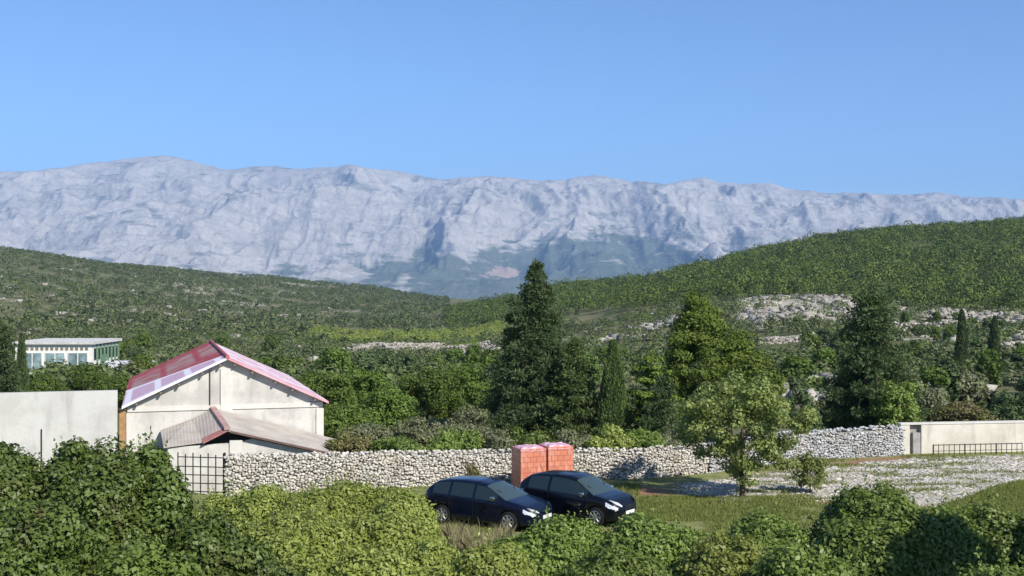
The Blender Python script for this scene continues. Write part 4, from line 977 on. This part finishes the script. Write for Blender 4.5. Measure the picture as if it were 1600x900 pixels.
# olive and shrub belt behind the pale wall
belt = [(548, 51, 668, 1.25, 'leaf_brown', 'brownish bush touching the right eave of the outbuilding'), (575, 55, 645, 1.3, 'leaf_olive', 'grey green bush behind the brownish bush'),
 (620, 50, 680, 1.6, 'leaf_mid', 'low green bush over the left part of the pale wall'), (650, 56, 646, 1.6, 'leaf_olive', 'grey green olive bush right of the barn'),
 (705, 51, 664, 1.7, 'leaf_mid', 'rounded green bush over the middle of the pale wall'), (735, 57, 628, 1.7, 'leaf_olive', 'silvery olive tree left of the tall conifer'),
 (775, 51, 664, 1.3, 'leaf_olive', 'olive bush above the left brick stack'), (830, 51.5, 660, 1.5, 'leaf_mid', 'green bush above the right brick stack'),
 (890, 52, 664, 1.4, 'leaf_olive', 'olive bush over the wall below the tall conifer'), (945, 52, 662, 1.4, 'leaf_yellow', 'yellowish bush over the wall below the slim cypress'),
 (1000, 52.5, 664, 1.4, 'leaf_mid', 'green bush over the wall left of the yard tree'), (1060, 53, 662, 1.5, 'leaf_olive', 'olive bush behind the yard tree crown')]
for i, (u, D, vt, r_, mt, lb) in enumerate(belt):
    broadleaf('bush', lb, P(u, D), topH(u, D, vt), r_, M[mt], .12, .065, 60+i, dens=.62, nclump=38, cr=.45, base=-.02, cat='bush', r0=.05)
mids = [(505, 70, 568, 2.3, 'needle_bright', 'bright green pine rising just right of the barn'), (568, 72, 572, 2.4, 'needle_bright', 'second bright pine right of the barn'),
 (615, 66, 596, 1.9, 'needle_bright', 'rounded pine between barn and olive tree'), (668, 78, 565, 2.4, 'needle_bright', 'green pine left of the rounded twin pines'),
 (722, 80, 560, 2.2, 'needle_bright', 'green pine near the tall conifer on its left'), (768, 82, 556, 2.0, 'needle_dark', 'dark pine close behind the tall conifer on its left'),
 (540, 62, 628, 1.5, 'needle_bright', 'low pine against the right wall of the barn')]
for i, (u, D, vt, r_, mt, lb) in enumerate(mids):
    broadleaf('pine_tree', lb, P(u, D), topH(u, D, vt), r_, M[mt], .19, .075, 80+i, dens=.6, nclump=60, cr=.6, base=.0, cat='pine')
# left edge conifers
conifer('dark_conifer', 'dark conifer at the left edge above the whitewashed wall', P(2, 66), topH(2, 66, 508), 1.25, M['needle_dark'], .18, .055, 95, per=55, tiers=24, br=8, power=.5)
cypress('cypress', 'very slim dark cypress before the distant hall', P(34, 70), topH(34, 70, 524), .42, M['needle_dark'], 96, n=9000)
for i, (u, D, vt, r_, lb) in enumerate([(140, 95, 566, 2.1, 'bright green tree below the distant hall'), (182, 92, 578, 1.7, 'lower bright green tree by the barn roof'), (62, 100, 585, 1.8, 'green tree left below the distant hall')]):
    broadleaf('pine_tree', lb, P(u, D), topH(u, D, vt), r_, M['needle_bright'], .2, .085, 97+i, dens=.6, nclump=50, cr=.6, base=.0, cat='tree')

# ------------------------------------------------------------------ valley shrubs and small trees as individuals (copies of a few)
far0 = (0, 0, -400)
def proto(kind, mat, seed, nc=26, cr=.55, H=3.0, r_=1.7, name='valley_shrub', cat='shrub'):
    rng = np.random.default_rng(seed); root = empty(name, (0, 0, 0), 0, 'x', cat)
    d = rdir(rng, nc); C = d*np.array([r_-cr*.6, r_-cr*.6, H/2-cr*.4])*(rng.uniform(.3, 1, nc)**.5)[:, None]; C[:, 2] += H/2
    per = int(cr*cr*12.5*.8/(.30*.16*.5))
    foliage('crown', mat, root, clump_leaves(rng, C, rng.uniform(.7, 1.25, nc)*cr, per, .30, .16, shell=.4))
    limbs('trunk', rng, (0, 0, -.4), [tuple(c) for c in C[::6]], .08, root, trunk_top=(0, 0, H*.6)); return root
protos = [proto('a', M['scrub_canopy'], 201), proto('b', M['leaf_olive'], 202, H=2.6, r_=1.6), proto('c', M['needle_bright'], 203, 34, H=4.4, r_=1.8, name='valley_tree', cat='tree'),
          proto('d', M['needle_dark'], 204, 30, H=4.2, r_=1.5, name='valley_tree', cat='tree'), proto('e', M['wood_canopy'], 205, 34, H=3.8, r_=2.0, name='valley_tree', cat='tree')]
rng = np.random.default_rng(300)
zones = [  # u0,u1,D0,D1,n, group label, weights
 (1180, 1640, 68, 150, 46, 'shrub on the rocky slope beyond the cream wall', 'shrubs beyond the cream wall', (3, 2, 2, 2, 1)),
 (1240, 1640, 150, 300, 48, 'small tree among the terraces below the right hill', 'small trees below the right hill', (2, 1, 2, 3, 2)),
 (440, 800, 90, 200, 46, 'small tree in the valley behind the barn', 'small trees right of the barn', (2, 2, 3, 1, 2)),
 (860, 1200, 75, 240, 44, 'shrub in the valley between the tall conifer and the tall pine', 'shrubs between tall conifer and tall pine', (3, 2, 2, 2, 2)),
 (200, 520, 130, 300, 40, 'small tree in the valley above the barn roof', 'small trees above the barn roof', (2, 1, 2, 1, 2)),
 (-60, 200, 215, 360, 26, 'small tree on the flat behind the distant hall', 'small trees behind the distant hall', (3, 1, 1, 2, 2))]
used = [False]*5; VAL = {}
for (u0, u1, d0, d1, n, lb, gp, wt) in zones:
    wt = np.array(wt, float)/sum(wt); k = 0
    while k < n:
        u = rng.uniform(u0, u1); D = math.sqrt(rng.uniform(d0*d0, d1*d1)); i = int(rng.choice(5, p=wt))
        if (555 < u < 765 and 320 < D < 400) or (10 < u < 180 and 140 < D < 215): continue
        pnt = P(u, D, -.15); s = rng.uniform(.55, 1.15); k += 1
        adj = ('dark scrubby ', 'grey green ', 'bright green ', 'dark green ', 'mid green ')[i]
        sc3 = (s*rng.uniform(.85, 1.25), s*rng.uniform(.85, 1.25), s*rng.uniform(.75, 1.1))
        if not used[i]:
            o = protos[i]; used[i] = True; o.location = pnt; o.rotation_euler = (0, 0, rng.random()*6); o.scale = sc3; o['group'] = adj+gp
        else: o = dup(protos[i], pnt, rng.random()*6.28, sc3, 'x', adj+gp)
        VAL.setdefault((adj, i < 2, gp), []).append((u, o))
ORD = ['leftmost'] + [w_+' from the left' for w_ in 'second third fourth fifth sixth seventh eighth ninth tenth eleventh twelfth thirteenth fourteenth fifteenth sixteenth seventeenth eighteenth nineteenth twentieth twenty-first twenty-second twenty-third twenty-fourth twenty-fifth twenty-sixth'.split()]
for (adj, low_, gp), L_ in VAL.items():
    L_.sort(key=lambda a: a[0]); place = gp.replace('small trees ', '').replace('shrubs ', ''); kd = 'shrubs' if low_ else 'small trees'
    for k, (u, o) in enumerate(L_): o['label'] = ORD[min(k, 25)]+' of the '+adj+kd+' '+place; o['group'] = adj+kd+' '+place; o['category'] = 'shrub' if low_ else 'tree'
for i, (u, D, vt, lb) in enumerate([(1503, 150, 486, 'thin dark cypress on the right terraces, the one nearer the dark conifer'), (1554, 140, 497, 'thin dark cypress on the right terraces, the one nearer the picture edge')]):
    cypress('cypress', lb, P(u, D), topH(u, D, vt), .8, M['needle_dark'], 310+i, n=5000, L=.3, W=.1)

# pale limestone lying about in the clearing and through the scrub
rngR = np.random.default_rng(888)
def outcrop(n, u0, u1, d0, d1, lo, hi, sc, th, zoff, rg):
    out = []; tot = 0
    while tot < n:
        u = rg.uniform(u0, u1, n*3); D = rg.uniform(d0, d1, n*3); x = (u-800)/F*D; kp = rg.random(n*3) < sst(th, th+.08, fbm(x*sc, D*sc, 3, 55)); out.append(np.column_stack([x, D])[kp]); tot += kp.sum()
    p_ = np.concatenate(out)[:n]; r_ = lo+(hi-lo)*rg.random(n)**2.5
    return np.column_stack([p_, zt(p_[:, 0], p_[:, 1])+r_*.1+zoff]), np.column_stack([r_*1.5, r_, r_*.7])
oc = [outcrop(2200, 1150, 1352, 268, 400, .25, 1.5, .06, .44, .15, rngR), outcrop(420, 1180, 1640, 90, 260, .25, 1.1, .06, .56, .5, rngR), outcrop(600, 1370, 1680, 235, 340, .3, 1.3, .05, .52, .4, rngR),
      outcrop(420, 430, 790, 220, 420, .3, 1.3, .04, .56, .7, rngR), outcrop(420, 860, 1100, 200, 420, .3, 1.3, .04, .55, .6, rngR), outcrop(420, -100, 520, 250, 1100, .4, 1.7, .04, .60, .8, rngR)]
oC = np.concatenate([a for a, b in oc]); oR = np.concatenate([b for a, b in oc])
tag(rocks('rubble', M['scree'], stones(rngR, oC, oR, rngR.random(len(oC))*6, jit=.34)), 'pale limestone rubble scattered through the scrub and the stony clearing', 'rubble', kind='stuff')
# terraces of dry stone and boulders beyond the yard
tw = [((1460, 300), (1592, 310), .9, 'pale terrace wall highest on the right slope'), ((1395, 255), (1475, 262), 1.2, 'pale terrace wall right of the dark conifer top'), ((1470, 280), (1560, 284), .8, 'pale terrace wall just under the highest one'),
      ((1185, 225), (1275, 232), .8, 'pale terrace wall left of the broad dark conifer'), ((1250, 205), (1300, 208), .8, 'shorter terrace wall left of the broad dark conifer'), ((1550, 190), (1640, 196), .9, 'pale terrace wall by the right edge cypress'),
      ((600, 330), (690, 372), 2.6, 'pale stone bank in the middle of the valley'), ((690, 362), (762, 358), 2.3, 'pale stone bank left of the tall conifer'), ((548, 350), (600, 362), 2.1, 'pale stone bank above the pine beside the barn'), ((540, 300), (590, 335), 1.6, 'low stone bank below the other valley banks')]
for i, (a, b, h, lb) in enumerate(tw):
    pp = []
    for s in np.linspace(0, 1, 7):
        u = a[0]+(b[0]-a[0])*s; D = a[1]+(b[1]-a[1])*s; x, y, z_ = P(u, D); pp.append((x, y, z_+h*(.75+.4*noise(np.array([s*4]), np.array([i*3.]), 2)[0]), z_-.6))
    drywall('terrace_wall', lb, pp, 1.4, M['scree'], 400+i, .62, ragged=.5)
bl = [(1268, 84, 3.0, 2.1, 'large pale boulder left of the broad dark conifer'), (1468, 84, 2.0, .8, 'flat grey boulder right of the broad dark conifer'), (1452, 70, 1.2, .6, 'smaller grey boulder just above the cream wall'),
      (1288, 96, 2.2, 1.4, 'pale boulder above the largest boulder'), (1478, 300, 3.2, 2.6, 'white boulder at the foot of the pinewood'), (1452, 300, 2.0, 1.3, 'small white boulder left of the pinewood foot boulder'),
      (1215, 290, 4, 1.8, 'pale outcrop on the left of the stony clearing'), (1262, 285, 4, 2.0, 'pale outcrop in the middle of the stony clearing'), (1243, 320, 5, 2.4, 'pale outcrop on top of the stony clearing'), (1310, 300, 4, 2.0, 'pale outcrop on the right of the stony clearing')]
for i, (u, D, r_, h, lb) in enumerate(bl):
    rg = np.random.default_rng(500+i); k = 60; C = np.column_stack([rg.normal(size=k)*r_*.45, rg.normal(size=k)*r_*.3, np.abs(rg.normal(size=k))*h*.25]); Rr = np.column_stack([rg.uniform(.08, .28, k)*r_, rg.uniform(.08, .26, k)*r_, rg.uniform(.10, .36, k)*h])
    x, y, z_ = P(u, D); o = rocks('boulder', M['scree'], stones(rg, C, Rr, rg.random(k)*6, jit=.36)); o.location = (x, y, z_+h*.12); tag(o, lb, 'boulder')

# ------------------------------------------------------------------ mass vegetation
def mass(name, label, cat, pts, sizes, mat, seed, per, q=.42, hf=1.0):
    rg = np.random.default_rng(seed); n = len(pts); z_ = zt(pts[:, 0], pts[:, 1])
    C = np.column_stack([pts, z_+sizes*hf*.75]); d = rdir(rg, n*per); d[:, 2] = np.abs(d[:, 2])*1.2-.25
    S3 = np.column_stack([sizes, sizes, sizes*hf]); p = np.repeat(C, per, 0)+d*np.repeat(S3, per, 0)*rg.uniform(.75, 1.05, (n*per, 1))
    ls = np.repeat(sizes, per)[:, None]*q
    v, f = leaf_face(rg, p, d, ls*1.2, ls, .7, .15)
    t_ = np.repeat(np.clip(np.repeat(rg.random(n), per)*.65+rg.random(n*per)*.35, 0, 1), 4)
    return tag(npmesh(name, v, f, mat, attrs=dict(tint=t_)), label, cat, kind='stuff')
rng = np.random.default_rng(600)
def field(n, u0, u1, d0, d1, fn):
    out = []; tot = 0
    while tot < n:
        u = rng.uniform(u0, u1, n); D = np.sqrt(rng.uniform(d0*d0, d1*d1, n)); x = (u-800)/F*D; kp = rng.random(n) < fn(u, D, x); out.append(np.column_stack([x, D])[kp]); tot += kp.sum()
    return np.concatenate(out)[:n]
foot_D = lambda u: np.interp(u, [480, 700, 800, 900, 1000, 1100, 1200, 1300, 1450, 1600, 2000], [560, 560, 540, 500, 455, 430, 410, 400, 345, 325, 320])
pw = field(15000, 700, 2050, 320, 860, lambda u, D, x: sst(-12, 12, D-foot_D(u)+40*(fbm(x*.02, D*.02, 3, 7)-.5))*(.22+.78*sst(.36, .50, fbm(x*.045, D*.03, 3, 71))))
mass('pinewood', 'dense green pinewood covering the right hill', 'wood', pw, rng.gamma(8, .20, len(pw))+.9, M['wood_canopy'], 601, 105, .165, 1.1)
def scr(u, D, x):
    hole = np.zeros_like(u)
    for (a, b, c, d) in ((1155, 1350, 265, 398), (560, 765, 320, 400), (1440, 1620, 270, 318), (10, 185, 140, 214), (485, 790, 425, 560)): hole = np.maximum(hole, (u > a)*(u < b)*(D > c)*(D < d)*.84)
    for (a_, b_, h_, lb_) in tw:
        t_ = (u-a_[0])/(b_[0]-a_[0]); dw = a_[1]+(b_[1]-a_[1])*t_; hole = np.maximum(hole, .9*(t_ > -.05)*(t_ < 1.05)*(D < dw+3)*(D > dw-26))
    return (1-hole)*(D < foot_D(np.where(u < 700, 2000, u))+30+(u < 700)*3000)*(.25+.75*sst(.36, .56, fbm(x*.03, D*.03, 4, 34)))
s1 = field(9000, -500, 2100, 110, 420, scr); mass('scrub', 'grey green maquis scrub on the valley floor', 'scrub', s1, rng.uniform(.7, 1.9, len(s1)), M['scrub_canopy'], 602, 70, .22, .9)
s2 = field(15000, -700, 900, 400, 1520, scr); mass('scrub', 'low scrub covering the long left hill', 'scrub', s2, rng.uniform(1.3, 3.2, len(s2)), M['scrub_canopy'], 603, 38, .30, .75)
s3 = field(1500, 485, 800, 420, 560, lambda u, D, x: np.ones_like(u)*.9); mass('vineyard_rows', 'bright green strip of low young trees across the valley', 'young trees', s3, rng.uniform(1.0, 1.9, len(s3)), M['leaf_yellow'], 604, 60, .22, .8)

# ------------------------------------------------------------------ grass
def blades(name, label, pts, h, wd, mat, seed, lean=.35):
    rg = np.random.default_rng(seed); n = len(pts); z_ = zt(pts[:, 0], pts[:, 1]); a = rg.random(n)*6.28; H = h*rg.uniform(.5, 1.4, n)
    b = np.column_stack([pts, z_-.01]); s = np.column_stack([np.cos(a), np.sin(a), np.zeros(n)])*wd; ld = rg.normal(size=(n, 2))*lean
    tip = b+np.column_stack([ld[:, 0]*H, ld[:, 1]*H, H]); md = b+np.column_stack([ld[:, 0]*H*.3, ld[:, 1]*H*.3, H*.6])
    v = np.stack([b-s, b+s, md+s*.7, tip, md-s*.7], 1).reshape(-1, 3); f = np.arange(n*5).reshape(n, 5)
    return tag(npmesh(name, v, f, mat, attrs=dict(tint=np.repeat(rg.random(n), 5))), label, 'grass', kind='stuff')
def yardpts(n, u0, u1, d0, d1, fn=None):
    out = []; tot = 0
    while tot < n:
        u = rng.uniform(u0, u1, n); D = rng.uniform(d0, d1, n); x = (u-800)/F*D; kp = rng.random(n) < (sst(.3, .6, fbm(x*.9, D*.9, 3, 66)) if fn is None else fn(u, D, x)); out.append(np.column_stack([x, D])[kp]); tot += kp.sum()
    return np.concatenate(out)[:n]
blades('grass', 'short green grass around the two cars', np.concatenate([yardpts(52000, 640, 1330, 33, 43.8), yardpts(14000, 1000, 1240, 39, 43.6, lambda u, D, x: np.ones_like(u))]), .09, .012, M['grass'], 701)
blades('grass', 'grass tufts along the dry stone wall and in the rubble', np.concatenate([yardpts(16000, 360, 1000, 42.5, 46.5), yardpts(12000, 1150, 1640, 43, 54.6, lambda u, D, x: sst(.50, .62, fbm(x*.6, D*1.6, 3, 88)))]), .10, .013, M['grass'], 702)
blades('grass', 'green grass at the right edge of the yard', yardpts(26000, 1470, 1640, 40, 49, lambda u, D, x: sst(0, 1.2, np.interp(u, [1470, 1500, 1560, 1640], [42.5, 43.5, 46.5, 49.0])-D)), .10, .013, M['grass'], 703)
blades('dry_grass', 'tall dry straw coloured grass below the navy car', yardpts(4200, 690, 800, 29, 36.8, lambda u, D, x: sst(.35, .6, fbm(x*1.2, D*1.2, 2, 99))), .5, .008, M['dry_grass'], 704, .25)
